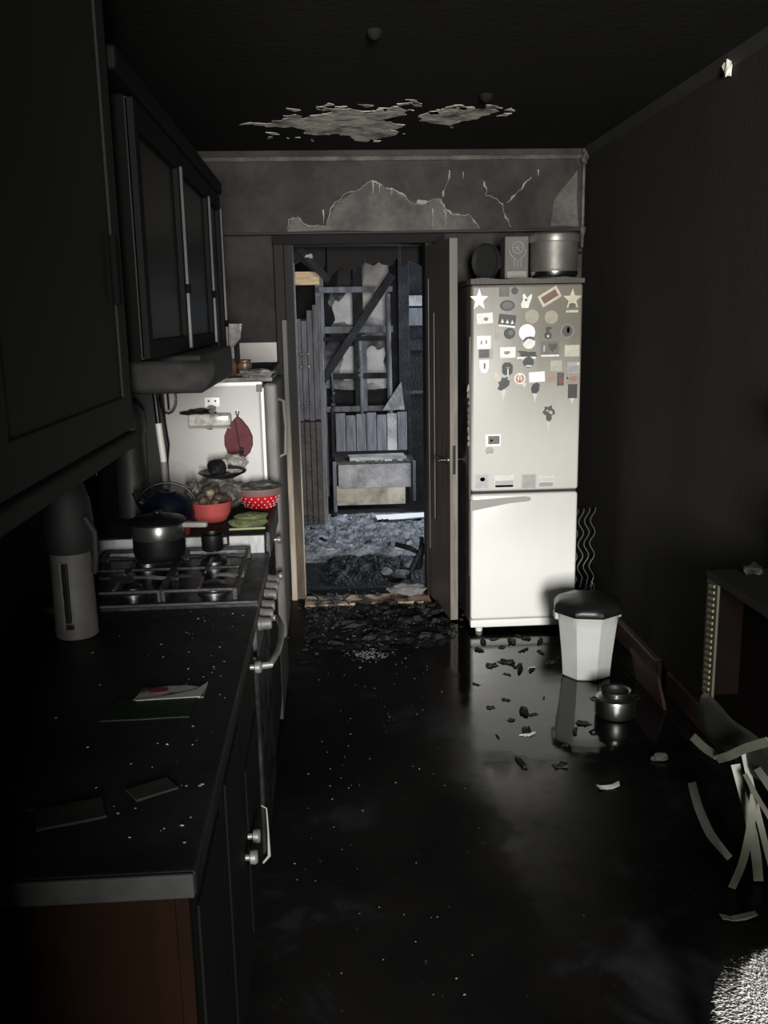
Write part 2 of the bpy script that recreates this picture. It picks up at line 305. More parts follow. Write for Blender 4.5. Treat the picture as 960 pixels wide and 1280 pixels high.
# unseen pier added behind the camera to shade the near kitchen units
struct(MB().box((XL, -.45, 0), (-.065, -.30, ZC)).build('added_shade_pier', m_sootwall))
w1 = struct(MB().box((-.13, YF-.09, .92), (-.08, YF-.03, 2.28)).box((.52, YF-.09, .92), (.57, YF-.03, 2.28)).box((-.08, YF-.09, .92), (.52, YF-.03, .97)).box((-.08, YF-.09, 2.23), (.52, YF-.03, 2.28)).build('window_1', m_frame))
MB().box((-.08, YF-.085, 1.85), (.52, YF-.035, 1.90)).build('transom', m_frame, w1)
MB().box((-.18, YF-.02, .88), (.62, YF+.14, .92)).build('window_sill', m_frame, w1)
# beam over the doorway and mouldings
bmz0, bmz1, BY = 2.045, 2.46, 5.11
beam = struct(MB().box((XL, BY, bmz0), (1.395, YB, bmz1)).build('trim_1', m_beam), 'smoke-stained beam over the doorway')
MB().rbox((XL, BY-.012, 2.405), (1.395, BY, 2.43), .006).build('moulding', m_beam2, beam)
MB().rbox((XL, BY-.016, 2.038), (1.40, BY+.02, 2.05), .004).build('edge_strip', m_gasket, beam)
def ragged(poly, seed, amp=.012, n=7):
    out = []
    for i, a in enumerate(poly):
        b = poly[(i+1) % len(poly)]
        for k in range(n):
            t = k/n; x = a[0]+(b[0]-a[0])*t; y = a[1]+(b[1]-a[1])*t
            d = noise.noise_vector(Vector((x*9, y*9, seed)))*amp + noise.noise_vector(Vector((x*31, y*31, seed+5)))*amp*.5
            out.append((x+d.x, y+d.y))
    return out
def plate(poly, th, y):    # sheet on a wall facing the photographer
    return MB().prism(poly, th, T(0, y, 0) @ FACE)
PX = lambda px: -.246+(px-345)*(1.35/315)        # beam face: picture column -> metres along the beam
PZ = lambda py: 2.05-(py-290)*(.38/95)
blis = [(360, 289), (362, 275), (375, 272), (380, 281), (408, 282), (417, 255), (440, 240), (466, 226), (480, 233), (498, 240), (512, 252), (526, 256), (548, 250), (556, 262), (566, 268), (585, 272), (600, 289)]
ribs = [blis[:5], blis[4:9], blis[8:14], blis[12:17], [(552, 248), (557, 230), (561, 214)], [(604, 228), (608, 246), (628, 256), (632, 275), (640, 287)], [(632, 256), (648, 240), (664, 222)], [(556, 264), (556, 287)]]
patch = plate(ragged([(PX(a), PZ(b)) for a, b in blis], 3, .010, 4), .004, BY+.001).build('blistered_paint', m_beam2, beam)
plate(ragged([(PX(a), PZ(b)) for a, b in [(690, 288), (694, 250), (722, 215), (724, 287)]], 8, .01, 4), .003, BY+.001).build('blistered_paint', m_beam2, beam)
for k, rb in enumerate(ribs):
    pts = []
    for i in range(len(rb)-1):
        for q in range(12):
            t = q/12; x = PX(rb[i][0]+(rb[i+1][0]-rb[i][0])*t); z = PZ(rb[i][1]+(rb[i+1][1]-rb[i][1])*t)
            d = noise.noise_vector(Vector((x*14, z*14, k)))*.014+noise.noise_vector(Vector((x*55, z*55, k)))*.009
            pts.append((x+d.x, BY-.003, z+d.z))
    rr = [.0012+.009*max(0, noise.noise(Vector((p[0]*23, p[2]*23, k+9))))+(.0012 if k in (0, 2) else 0) for p in pts]
    MB().tube(pts, rr, 6).build('paint_crack', m_crack, beam, smooth=True)
for dx, z0, z1 in ((466, 226, 243), (474, 231, 241), (404, 262, 280), (489, 236, 244), (561, 214, 226), (578, 216, 226), (540, 262, 286), (672, 214, 222)):
    MB().tube([(PX(dx), BY-.003, PZ(z0)), (PX(dx+.6), BY-.004, PZ((z0+z1)/2)), (PX(dx), BY-.002, PZ(z1))], [.004, .0025, .0012], 6).build('paint_drip', m_crack, beam, smooth=True)
MB().lump((PX(526), BY-.002, PZ(254)), (.032, .006, .016), 2, .3).build('paint_curl', m_crack, beam, True)
struct(MB().rbox((1.392, BY-.02, 1.95), (1.408, BY+.06, 2.46), .004).lump((1.40, BY-.02, 2.41), (.022, .02, .03), 4).lump((1.40, BY-.02, 2.03), (.014, .012, .04), 5).build('trim_2', m_beam2), 'pale melted corner strip beside the beam')
t3 = struct(MB().add([(XR, YF, ZC-.035), (XR-.035, YF, ZC), (XR, YF, ZC), (XR, YB, ZC-.035), (XR-.035, YB, ZC), (XR, YB, ZC)], [(0, 1, 2), (3, 5, 4), (0, 3, 4, 1), (1, 4, 5, 2), (2, 5, 3, 0)]).build('trim_3', mat('sooty_cornice', (.017, .016, .014), .7, dirt=(.010, .0095, .0085), amt=.5, scale=8)), 'sooty cornice along the ceiling')
MB().lump((XR-.012, 3.35, 2.435), (.012, .028, .035), 6, .5).build('flaked_spot', m_flake, t3)
# ceiling patches, two ceiling boxes
def cpatch(poly, seed, nm='flaked_patch', m=m_flake, h=.0016):
    return MB().prism(ragged(poly, seed, .055, 12), h, T(0, 0, ZC-h)).build(nm, m, ceil)
cpatch([(-.37, 4.46), (-.2, 4.38), (-.15, 4.22), (-.05, 4.30), (.08, 4.14), (.20, 4.18), (.36, 4.10), (.37, 4.26), (.28, 4.36), (.38, 4.50), (.34, 4.72), (.22, 4.86), (.08, 4.68), (-.06, 4.66), (-.10, 4.50)], 1)
cpatch([(.46, 4.36), (.50, 4.22), (.56, 4.08), (.68, 4.11), (.76, 4.18), (.70, 4.34), (.60, 4.52), (.52, 4.44)], 2)
rndc = random.Random(21)
for k in range(26):
    cx, cy = (rndc.uniform(-.34, .40), rndc.choice((rndc.gauss(4.12, .05), rndc.gauss(4.75, .08)))) if k < 18 else (rndc.uniform(.44, .80), rndc.gauss(4.15, .08))
    q = rndc.uniform(.006, .020); cpatch([(cx-q, cy-q*2), (cx+q, cy-q), (cx+q*1.2, cy+q*2), (cx-q*.6, cy+q*1.4)], k+30)
cpatch([(.335, 4.04), (.36, 4.03), (.37, 4.06), (.345, 4.075)], 4)
for (x, y, r) in ((.177, 3.05, .022), (.667, 3.89, .026)):
    o = MB().lathe([(r, 0), (r*1.05, -.008), (r*.8, -.02), (r*.35, -.028), (0, -.03)], 18).build('ceiling_rose', m_sootwall, loc=(x, y, ZC), smooth=True)
    tag(o, 'small sooty ceiling rose nearer the photographer' if y < 3.5 else 'small sooty ceiling rose beside the flaked patch', 'ceiling rose')
# baseboard, cornice, casing, threshold
bb = struct(MB().rbox((XR-.022, 3.72, 0), (XR, 5.1, .10), .006).build('baseboard_right', m_basebd), 'scorched red-brown baseboard')
MB().rbox((XR-.03, 3.74, .098), (XR, 4.75, .108), .004).build('baseboard_lit_edge', mat('baseboard_lit_grey', (.10, .094, .087), .5), bb)  # grey strip paints the light along the top edge of the baseboard
MB().rbox((XR-.022, 1.2, 0), (XR, 3.62, .10), .006).build('baseboard_length', m_basebd, bb)
def jamb(name, x0, x1, flip, lab):
    s = 1 if not flip else -1
    o = struct(MB().box((min(x0, x1), YB-.03, 0), (max(x0, x1), 5.36, DH)).build(name, m_casing), lab)
    return o
tl = jamb('trim_4', DX0-.045, DX0, False, 'scorched casing of the doorway on the cabinet side')
MB().rbox((DX0-.105, YB-.05, 0), (DX0-.045, YB+.001, 2.06), .008).build('casing_board', m_casing, tl)
MB().rbox((DX0-.075, YB-.062, .0), (DX0-.042, YB-.045, 1.6), .006).build('casing_moulding', m_casing_l, tl)
MB().rbox((DX0-.012, YB+.02, .0), (DX0+.006, YB+.05, 1.9), .004).build('door_stop', m_casing_l, tl)
tr = jamb('trim_5', DX1, DX1+.045, True, 'scorched casing of the doorway on the refrigerator side')
MB().rbox((DX1+.03, YB-.03, 0), (DX1+.10, YB+.001, 2.06), .008).build('casing_board', m_casing, tr)
th = struct(MB().box((DX0-.045, YB-.03, DH), (DX1+.045, 5.36, DH+.05)).rbox((DX0-.107, YB-.056, 1.99), (DX1+.102, YB-.01, 2.062), .006).build('trim_6', m_doordark), 'black charred door head')
thr = struct(MB().rbox((DX0, 5.0, 0), (DX1, 5.17, .016), .005).build('trim_7', m_thresh), 'scorched wooden threshold in the doorway')
# burnt room beyond
FX0, FX1, FY1, FZ = -.75, 2.2, 8.9, 2.6
struct(MB().box((FX0-.1, 5.34, -.1), (FX1+.1, FY1+.1, 0)).build('floor', m_ashdark), 'ash-covered floor of the burnt room')
struct(MB().box((FX0-.1, 5.34, FZ), (FX1+.1, FY1+.1, FZ+.1)).build('ceiling', m_fardark))
struct(MB().box((FX0-.1, FY1, 0), (FX1+.1, FY1+.1, FZ)).build('wall_far', m_plasterfar), 'scorched plaster wall of the burnt room')
struct(MB().box((FX0-.1, 5.34, 0), (FX0, FY1, FZ)).build('wall_far_left', m_fardark))
struct(MB().box((FX1, 5.34, 0), (FX1+.1, 6.3, FZ)).box((FX1, 7.7, 0), (FX1+.1, FY1, FZ)).box((FX1, 6.3, 0), (FX1+.1, 7.7, .9)).box((FX1, 6.3, 2.2), (FX1+.1, 7.7, FZ)).build('wall_far_right', m_fardark))
w2 = struct(MB().box((FX1+.02, 6.3, .9), (FX1+.08, 6.36, 2.2)).box((FX1+.02, 7.64, .9), (FX1+.08, 7.7, 2.2)).box((FX1+.02, 6.36, .9), (FX1+.08, 7.64, .96)).box((FX1+.02, 6.36, 2.14), (FX1+.08, 7.64, 2.2)).build('window_2', m_fardark))
# door leaf, hinged on the refrigerator side and standing open into the kitchen
HX, HY, LX, LY = .575, 5.165, .640, 4.66
dl = math.hypot(LX-HX, LY-HY); drz = math.atan2(LY-HY, LX-HX)
door = bpy.data.objects.new('door_1', None); C.objects.link(door); door.location = (HX, HY, 0); door.rotation_euler = (0, 0, drz); struct(door, 'smoked brown door standing open against the refrigerator')
MB().rbox((0, -.02, .012), (dl-.003, .02, 1.975), .003).build('slab', m_door, door)
MB().rbox((dl-.003, -.0205, .012), (dl+.002, .0205, 1.975), .002).build('edge_band', m_dooredge, door)
for x0, x1, z0, z1 in ((.12, .20, .50, 1.62),):
    MB().rbox((x0, -.027, z0), (x1, -.0195, z1), .003).build('panel', m_door, door)
    MB().box((x1+.004, -.0215, z0), (x1+.022, -.0195, z1)).build('groove', m_doordark, door)
MB().rbox((.04, -.026, .30), (.075, -.0195, 1.8), .003).build('panel', m_door, door)
for sd in (-1, 1):
    hd = MB().lathe([(.026, 0), (.026, .006), (.012, .010), (.010, .045)], 18, T(dl-.055, sd*.02, .868) @ RX(R(90*(1 if sd < 0 else -1)))).build('door_handle', m_chrome, door, True)
    MB().tube([(dl-.055, sd*.058, .868), (dl-.08, sd*.062, .868), (dl-.165, sd*.060, .865)], [.010, .009, .007], 10).build('lever', m_chrome, hd, True)
MB().box((dl+.001, -.008, .80), (dl+.004, .008, .95)).build('latch_plate', m_chrome, door)

exec_parts = True
# ------------------------------------------------------------------ big refrigerator
FRX, FRY = .968, 4.462
fr = thing('refrigerator', 'tall white two-door refrigerator covered with magnets, smoked at the top', 'refrigerator', (FRX, FRY, 0))
hw = .270
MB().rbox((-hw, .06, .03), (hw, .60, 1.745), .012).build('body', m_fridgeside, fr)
MB().rbox((-hw, 0, .742), (hw, .058, 1.742), .014, seg=4).build('freezer_door', m_fridgeU, fr, True)
MB().rbox((-hw, 0, .075), (hw, .058, .728), .014, seg=4).build('lower_door', m_fridge, fr, True)
MB().rbox((-hw, .004, .03), (hw, .06, .070), .006).build('kick_panel', m_fridge, fr, True)
MB().box((-hw+.01, .02, .728), (hw-.01, .06, .742)).build('door_gap', m_gasket, fr)
tp = MB()
n = 24
for i in range(n):
    x0 = -hw-.004+i*(2*hw+.008)/n; x1 = x0+(2*hw+.008)/n
    z0 = 1.752+.004*math.sin(i*.75); tp.box((x0, -.006, 1.745), (x1+.0005, .60, z0+.018))
tp.build('top_cover', m_fridgetop, fr)
for x in (-hw+.05, hw-.05):
    MB().lathe([(.018, 0), (.018, .02), (.010, .022), (.010, .032)], 14, T(x, .05, 0)).build('foot', m_white, fr)
    MB().lathe([(.018, 0), (.018, .02), (.010, .022), (.010, .032)], 14, T(x, .52, 0)).build('foot', m_white, fr)
MB().prism([(-hw-.004, .645), (-hw-.004, .700), (.0, .712), (.028, .708), (.032, .698), (.02, .688), (-.08, .680)], .007, FACE).build('door_handle', m_handle, fr)
MB().box((-hw-.006, .02, .30), (-hw, .05, 1.5)).build('hinge_strip', m_alu, fr)
for k in range(9):
    MB().lump((-hw-.008, .025+.004*(k % 3), .98+.034*k), (.006, .012, .018), k+3, .5, 1).build('melted_residue', m_flake, fr)

# magnets and stickers on the refrigerator: x from the door's middle, height, size (metres)
def gcol(c): return (c, c, c*.96)
_mm = {}
def mm(col, rough=.5):
    k = tuple(round(v, 3) for v in col)
    if k not in _mm: _mm[k] = mat('magnet_print', col, rough, dirt=tuple(v*.72 for v in col), amt=.35, scale=30, soft=.15)
    return _mm[k]
def rect(w, h, a=0):
    c, s = math.cos(a), math.sin(a); return [(x*c-y*s, x*s+y*c) for x, y in ((-w/2, -h/2), (w/2, -h/2), (w/2, h/2), (-w/2, h/2))]
def oval(w, h, n=20): return [(w/2*math.cos(2*math.pi*k/n), h/2*math.sin(2*math.pi*k/n)) for k in range(n)]
def star(w, h):
    out = []
    for k in range(10):
        t = math.pi/2+k*math.pi/5; r = 1 if k % 2 == 0 else .42; out.append((w/2*r*math.cos(t)*1.03, h/2*r*math.sin(t)))
    return out
def heart(w, h):
    return [(w/34*16*math.sin(t)**3, h/30*(13*math.cos(t)-5*math.cos(2*t)-2*math.cos(3*t)-math.cos(4*t))) for t in [2*math.pi*k/24 for k in range(24)]]
def blob(w, h, seed, amp=.35, n=22):
    out = []
    for k in range(n):
        t = 2*math.pi*k/n; r = 1+amp*noise.noise(Vector((math.cos(t)*1.5, math.sin(t)*1.5, seed*2.3)))*1.5
        out.append((w/2*r*math.cos(t), h/2*r*math.sin(t)))
    return out
CR, WH, DK, GR = (.46, .42, .32), (.72, .71, .65), (.018, .018, .017), (.06, .06, .056)
def magnet(name, label, x, z, poly, col, th=.005, marks=()):
    o = MB().prism(poly, th, FACE).build(name, mm(col), loc=(FRX+x, FRY-.0005, z)); tag(o, label, 'magnet' if 'sticker' not in name else 'sticker', 'magnets on the refrigerator door')
    for (mn, dx, dz, mp, mc) in marks:
        MB().prism([(a+dx, b+dz) for a, b in mp], .002, T(0, -th, 0) @ FACE).build(mn, mm(mc), o)
    return o
magnet('starfish_magnet', 'bright white starfish magnet at the upper corner by the door handle side', -.234, 1.673, star(.088, .106), (.92, .91, .86), .010)
magnet('starfish_magnet', 'cream starfish magnet with a pale bar beneath, near the dark wall', .216, 1.668, star(.094, .104), CR, .010, [('base_bar', -.002, -.056, rect(.060, .011), CR), ('shell', 0, -.028, oval(.034, .022), GR)])
magnet('picture_magnet', 'small dark grey square picture magnet at the top edge', -.113, 1.711, rect(.047, .049), GR, .004, [('picture', -.004, 0, rect(.030, .030), (.08, .08, .078))])
magnet('round_magnet', 'tiny black round magnet at the top beside the grey square', -.062, 1.712, oval(.031, .034), DK, .008)
magnet('oval_magnet', 'dark oval ribbed magnet under the grey square picture', -.097, 1.644, oval(.071, .050), DK, .008, [('inner_oval', 0, 0, oval(.052, .034), (.09, .088, .08))])
magnet('animal_magnet', 'white long-eared animal magnet with a dark spot', -.007, 1.665, [(-.022, -.033), (.010, -.034), (.016, -.012), (.026, .012), (.027, .032), (.016, .026), (.004, .012), (-.010, .034), (-.019, .028), (-.016, .004), (-.027, -.016)], WH, .010, [('spot', -.002, .004, oval(.012, .012), GR)])
magnet('framed_picture_magnet', 'tilted reddish brown picture magnet with a cream border', .106, 1.683, rect(.104, .058, R(30)), CR, .006, [('picture', 0, 0, rect(.078, .034, R(30)), (.12, .055, .035))])
magnet('card_magnet', 'white landscape card magnet with a grey smudge, under the bright starfish', -.206, 1.586, rect(.078, .050, R(4)), WH, .004, [('print', .006, -.003, oval(.022, .018), (.16, .16, .15)), ('print', -.022, .006, rect(.018, .014), (.6, .6, .55))])
mt = magnet('card_magnet', 'dark card magnet with a row of three white triangles', -.097, 1.577, rect(.083, .050, R(-7)), DK, .004, [('triangle', -.024+.024*k, -.004-.003*k, [(-.008, -.009), (.008, -.009), (0, .010)], WH) for k in range(3)] + [('base_bar', -.002, -.029, rect(.080, .009, R(-7)), WH)])
magnet('round_magnet', 'faded cream round magnet, the one nearer the white animal', .023, 1.591, oval(.068, .066), (.30, .275, .20), .002)
magnet('round_magnet', 'faded cream round magnet under the tilted red picture', .117, 1.586, oval(.066, .064), (.285, .26, .19), .002)
magnet('ball_magnet', 'dark round ball magnet beside a pale card', -.086, 1.513, oval(.052, .052), DK, .016, [('painted_gloss', .004, .004, oval(.024, .024), (.11, .11, .105))])  # lighter oval paints a highlight on the ball
magnet('card_magnet', 'narrow pale beige card magnet next to the dark ball', -.136, 1.517, rect(.036, .062), (.33, .31, .255), .003)
magnet('disc_magnet', 'large white disc magnet in the middle of the cluster', -.001, 1.516, oval(.080, .079), (.90, .89, .85), .006)
magnet('disc_magnet', 'white disc magnet with a blue-black crescent below the large disc', .008, 1.468, oval(.062, .060), WH, .010, [('crescent', .0, .012, [(.028, -.004), (.024, .014), (.006, .018), (-.016, .014), (-.028, .0), (-.028, -.018), (-.018, -.004), (-.004, .006), (.012, .004)], (.04, .055, .09))])
magnet('figure_magnet', 'black figure-of-eight magnet under the faded cream disc', .103, 1.513, [(.018, .026), (-.004, .028), (-.012, .016), (-.008, .004), (-.018, -.008), (-.016, -.024), (0, -.030), (.014, -.024), (.016, -.008), (.004, .004), (.004, .014), (.016, .018)], DK, .008, [('bead', -.002, -.016, oval(.010, .012), (.6, .58, .5))])
magnet('round_magnet', 'round dark brown magnet with a red centre and grey ring', .196, 1.520, oval(.070, .070), (.18, .165, .135), .004, [('disc', 0, 0, oval(.052, .056), (.05, .035, .03)), ('centre', .004, .004, oval(.014, .030), (.30, .045, .03))])
magnet('card_magnet', 'white square card magnet with two small dark marks', -.210, 1.473, rect(.067, .062), (.88, .87, .82), .004, [('mark', -.012, 0, rect(.006, .018), GR), ('mark', .012, .002, rect(.006, .018), GR)])
magnet('picture_magnet', 'dark photo magnet with a pale edge between white cards', -.200, 1.420, rect(.070, .051), (.34, .31, .27), .003, [('picture', -.008, 0, rect(.050, .040), (.05, .045, .042))])
magnet('tag_magnet', 'white rounded tag magnet with one dark stroke', -.208, 1.359, [(-.024, .030), (.022, .032), (.024, -.006), (.012, -.031), (-.012, -.031), (-.022, -.010)], (.86, .85, .8), .005, [('mark', .002, .002, rect(.008, .028), GR)])
magnet('card_magnet', 'white card magnet with a small grey shape, middle height', -.093, 1.423, rect(.075, .051), (.78, .76, .70), .004, [('print', -.004, 0, blob(.030, .018, 3), (.20, .20, .19))])
magnet('silhouette_magnet', 'black silhouettes magnet standing on a white bar', -.003, 1.416, blob(.086, .030, 5, .6), DK, .006, [('base_bar', 0, -.020, rect(.092, .010), WH)])
magnet('heart_magnet', 'grey-green heart magnet in a grey frame with white base', .114, 1.438, rect(.088, .070), (.11, .105, .088), .004, [('heart', .012, .006, heart(.046, .046), (.03, .037, .03)), ('figure', -.030, .0, rect(.008, .030), (.36, .35, .3)), ('base_bar', 0, -.034, rect(.088, .008), WH)])
magnet('card_magnet', 'plain cream card magnet near the dark wall, middle height', .221, 1.425, rect(.073, .055), (.44, .42, .34), .004)
magnet('round_magnet', 'dark green-grey disc magnet under the black silhouettes', .008, 1.375, oval(.052, .053), (.024, .027, .024), .009, [('rim', 0, -.018, rect(.030, .006), WH)])
magnet('arch_magnet', 'dark arch magnet with a white post in it', -.094, 1.345, [(-.025, -.020), (-.026, .016), (-.014, .030), (.012, .030), (.026, .016), (.025, -.020), (.012, -.030), (-.012, -.030)], DK, .006, [('post', .002, -.014, rect(.006, .030), WH), ('post', .002, .006, rect(.020, .004), (.3, .29, .26))])
magnet('card_magnet', 'faded beige square magnet under the heart', .145, 1.355, rect(.056, .051), (.37, .35, .29), .003)
magnet('picture_magnet', 'pale grey-blue picture magnet under the plain cream card', .230, 1.344, rect(.061, .055), (.31, .31, .295), .004, [('picture', 0, -.006, rect(.050, .030), (.25, .255, .255)), ('spot', .022, .018, oval(.010, .010), WH)])
magnet('round_magnet', 'white round magnet with a red ring', -.033, 1.297, oval(.057, .056), (.72, .66, .58), .005, [('ring', 0, 0, [(.020*math.cos(t), .020*math.sin(t)) for t in [k*R(320)/16+R(110) for k in range(17)]]+[(.012*math.cos(t), .012*math.sin(t)) for t in [k*R(320)/16+R(110) for k in range(16, -1, -1)]], (.42, .16, .12)), ('post', 0, -.002, rect(.006, .026), (.4, .2, .15))])
magnet('card_magnet', 'blank white rectangular magnet below the cluster', .051, 1.303, rect(.077, .048, R(3)), (.88, .87, .83), .005)
magnet('picture_magnet', 'small beige picture magnet beside the black bottle', .124, 1.296, rect(.050, .044), (.29, .24, .17), .004, [('picture', -.002, .004, rect(.030, .022), (.30, .21, .13))])
magnet('bottle_magnet', 'narrow black upright magnet with a reddish label', .168, 1.290, rect(.032, .063), (.06, .045, .04), .007, [('print', 0, -.006, rect(.018, .026), (.16, .05, .04))])
magnet('picture_magnet', 'pinkish brown picture magnet near the edge', .228, 1.288, rect(.061, .052), (.27, .22, .18), .004, [('picture', .002, .004, blob(.040, .026, 9), (.28, .14, .10)), ('spot', -.026, .006, oval(.010, .012), DK)])
magnet('butterfly_magnet', 'dark butterfly-like magnet at the bottom of the cluster', -.112, 1.274, [(-.030, -.026), (-.012, -.034), (.012, -.020), (.026, -.008), (.030, .014), (.018, .018), (.020, .034), (.004, .026), (-.008, .030), (-.012, .014), (-.026, .006), (-.020, -.008)], (.026, .028, .025), .008)
magnet('figure_magnet', 'pale pink slim magnet beside the butterfly', -.149, 1.304, blob(.028, .048, 4), (.58, .50, .44), .004)
magnet('oval_magnet', 'black tilted oval magnet under the blank white one', .044, 1.249, [(-.016, -.024), (.006, -.026), (.018, -.010), (.020, .020), (.008, .027), (-.012, .018), (-.020, 0)], DK, .010)
magnet('card_magnet', 'black square magnet at the refrigerator edge, lowest on that side', .229, 1.230, rect(.045, .068), (.022, .022, .02), .006)
magnet('leaf_magnet', 'single dark leafy magnet hanging below all the others', .113, 1.125, [(0, -.042), (.014, -.028), (.012, -.010), (.030, -.004), (.026, .016), (.016, .022), (.012, .038), (-.004, .030), (-.020, .034), (-.020, .018), (-.031, .006), (-.024, -.004), (-.012, -.012), (-.012, -.030)], (.045, .045, .04), .012, [('painted_gloss', .006, .004, blob(.020, .016, 2), (.45, .43, .38)), ('painted_gloss', -.010, .014, blob(.012, .010, 3), (.4, .38, .33))])  # pale blobs paint highlights on the dark leaf
magnet('photo_magnet', 'white-bordered photo magnet low on the freezer door', -.162, .998, rect(.076, .058), (.86, .85, .8), .004, [('picture', .004, .002, rect(.056, .040), (.10, .10, .095)), ('spot', -.008, .0, oval(.012, .012), WH)])
magnet('round_magnet', 'grey round magnet just under the white-bordered photo', -.178, .945, oval(.040, .041), (.34, .34, .31), .006, [('rim', 0, -.016, rect(.024, .005), WH)])
magnet('picture_sticker', 'square lilac-grey sticker, first of four above the door gap', -.217, .793, rect(.074, .076), (.50, .49, .49), .0015, [('print', 0, 0, rect(.060, .062), (.42, .41, .415)), ('print', .004, .012, oval(.026, .020), (.47, .46, .455))])
magnet('picture_sticker', 'wide grey landscape sticker, second of four above the door gap', -.104, .790, rect(.098, .068), (.62, .61, .57), .0015, [('print', 0, -.012, rect(.090, .034), (.40, .40, .385)), ('print', 0, -.022, rect(.090, .010), (.34, .34, .33))])
magnet('picture_sticker', 'square brown-grey sticker, third of four above the door gap', .020, .786, rect(.074, .076), (.42, .40, .385), .0015, [('print', 0, 0, rect(.062, .064), (.34, .32, .31))])
magnet('picture_sticker', 'small grey sticker with dark lower band, last of four', .107, .786, rect(.074, .055), (.60, .59, .55), .0015, [('print', 0, -.016, rect(.068, .020), (.30, .30, .29)), ('print', 0, .008, rect(.068, .016), (.5, .5, .48))])

# streaks washed clean by drips below some magnets
m_clean = mat('washed_clean_enamel', (.50, .49, .455), .4)
fd = [c for c in fr.children if c.name.startswith('freezer_door')][0]
for (x, z, w_, h_) in ((-.112, 1.236, .034, .05), (.044, 1.222, .030, .05), (.229, 1.196, .034, .03), (.113, 1.085, .020, .07), (-.002, 1.386, .05, .03), (-.093, 1.318, .026, .03), (-.010, 1.268, .03, .02)):
    n_ = 8; w_ *= .75; P = [(x+w_/2*math.cos(math.pi*k/n_), z+.010*math.sin(math.pi*k/n_)) for k in range(n_+1)]+[(x-w_*.18, z-h_*.5), (x, z-h_), (x+w_*.18, z-h_*.5)]
    MB().prism(P, .0006, T(0, .0001, 0) @ FACE).build('clean_streak', m_clean, fd)
# things on the refrigerator
FT = 1.775
t = thing('stock_pot', 'large smoked steel pot on top of the refrigerator', 'pot', (1.140, 4.66, FT))
MB().lathe([(.100, 0), (.112, .012), (.118, .05), (.118, .165), (.120, .172), (.114, .172), (.112, .05), (.10, .016), (0, .014)], 36).build('pan_body', m_steelD if 0 else mat('smoked_steel_pot', (.17, .16, .14), .48, .6, dirt=(.07, .065, .056), amt=.4, scale=7, rough2=.6), t, True)
MB().lathe([(.126, .170), (.128, .176), (.124, .205), (.110, .216), (.02, .222), (0, .222)], 36).lathe([(.102, .0), (.104, -.002)], 24).build('lid', mat('smoked_pot_lid', (.16, .155, .14), .4, .6, dirt=(.36, .34, .3), amt=.33, scale=7, soft=.08), t, True)
MB().lathe([(.104, .001), (.116, .010), (.119, .022), (.1195, .030)], 36).build('base_band', m_chrome, t, True)
MB().tube([(.116, -.03, .12), (.135, -.022, .12), (.138, 0, .12), (.135, .022, .12), (.116, .03, .12)], .006, 8).build('pot_handle', m_steel, t, True)
t = thing('appliance_box', 'sooty upright box with a ring emblem beside the steel pot', 'box', (.955, 4.66, FT))
MB().rbox((-.060, 0, 0), (.060, .12, .205), .006).build('case', mat('sooty_box_face', (.085, .08, .072), .6, dirt=(.05, .047, .043), amt=.45, scale=8), t)
MB().rbox((-.052, -.010, .002), (.050, .0, .040), .004).build('drawer', mat('sooty_drawer', (.15, .143, .12), .5), t)
mk = mat('emblem_grey', (.20, .195, .18), .5)
MB().tube([(.028*math.cos(k*R(15))+.004, -.002, .150+.028*math.sin(k*R(15))) for k in range(24)], .003, 6, True).build('emblem_ring', mk, t)
for k in range(6):
    a = k*math.pi/3; MB().tube([(.004, -.002, .150), (.004+.022*math.cos(a), -.002, .150+.022*math.sin(a))], .0022, 5).build('emblem_spoke', mk, t)
for sx in (-1, 1):
    MB().tube([(.004+sx*.042, -.002, .140), (.004+sx*.034, -.002, .112), (.004+sx*.008, -.002, .092)], .003, 6).build('emblem_arm', mk, t)
for dx in (-.012, .004, .020): MB().tube([(dx, -.002, .092), (dx, -.002, .055)], .0016, 5).build('emblem_stem', mk, t)
t = thing('frying_pan', 'black round pan propped on edge on the refrigerator', 'pan', (.822, 4.70, FT+.088))
MB().lathe([(.080, 0), (.084, .004), (.088, .030), (.084, .030), (.078, .010), (0, .008)], 30, RZ(R(-52)) @ RX(R(90))).build('pan_body', m_blackm, t, True)
MB().tube([(.06, -.01, -.02), (.03, .0, -.06), (-.02, .02, -.084)], .006, 6).build('pan_handle', m_blackm, t, True)

# wavy coil between refrigerator and wall
pts_all = []
t = thing('wire_coil_rack', 'thin wavy wire coil standing between the refrigerator and the black wall', 'wire rack', (1.33, 4.72, 0))
mw = mat('dull_wire', (.13, .125, .12), .45, .5)
for k in range(5):
    x = -.062+k*.035; y = .0+.012*k
    pts = [(x+.014*math.sin(i*.72), y, .16+i*.0145-(.0 if i else .012*k)) for i in range(30)]
    MB().tube(pts, .0032, 6).build('wire', mw, t, True)
MB().tube([(x, .03, .05+.002*i) for i, x in enumerate((-.06, .09))]+[(.09, .03, .16)], .004, 6).build('wire_foot', mw, t, True)
MB().tube([(-.062+.0175*j, .012+.006*j, .14-.025*math.sin(j*math.pi/8)) for j in range(9)], .0032, 6).build('wire_bend', mw, t, True)
MB().tube([(-.06, .03, 0), (-.06, .03, .16)], .004, 6).tube([(.08, .05, 0), (.08, .05, .17)], .004, 6).build('wire_leg', mw, t, True)

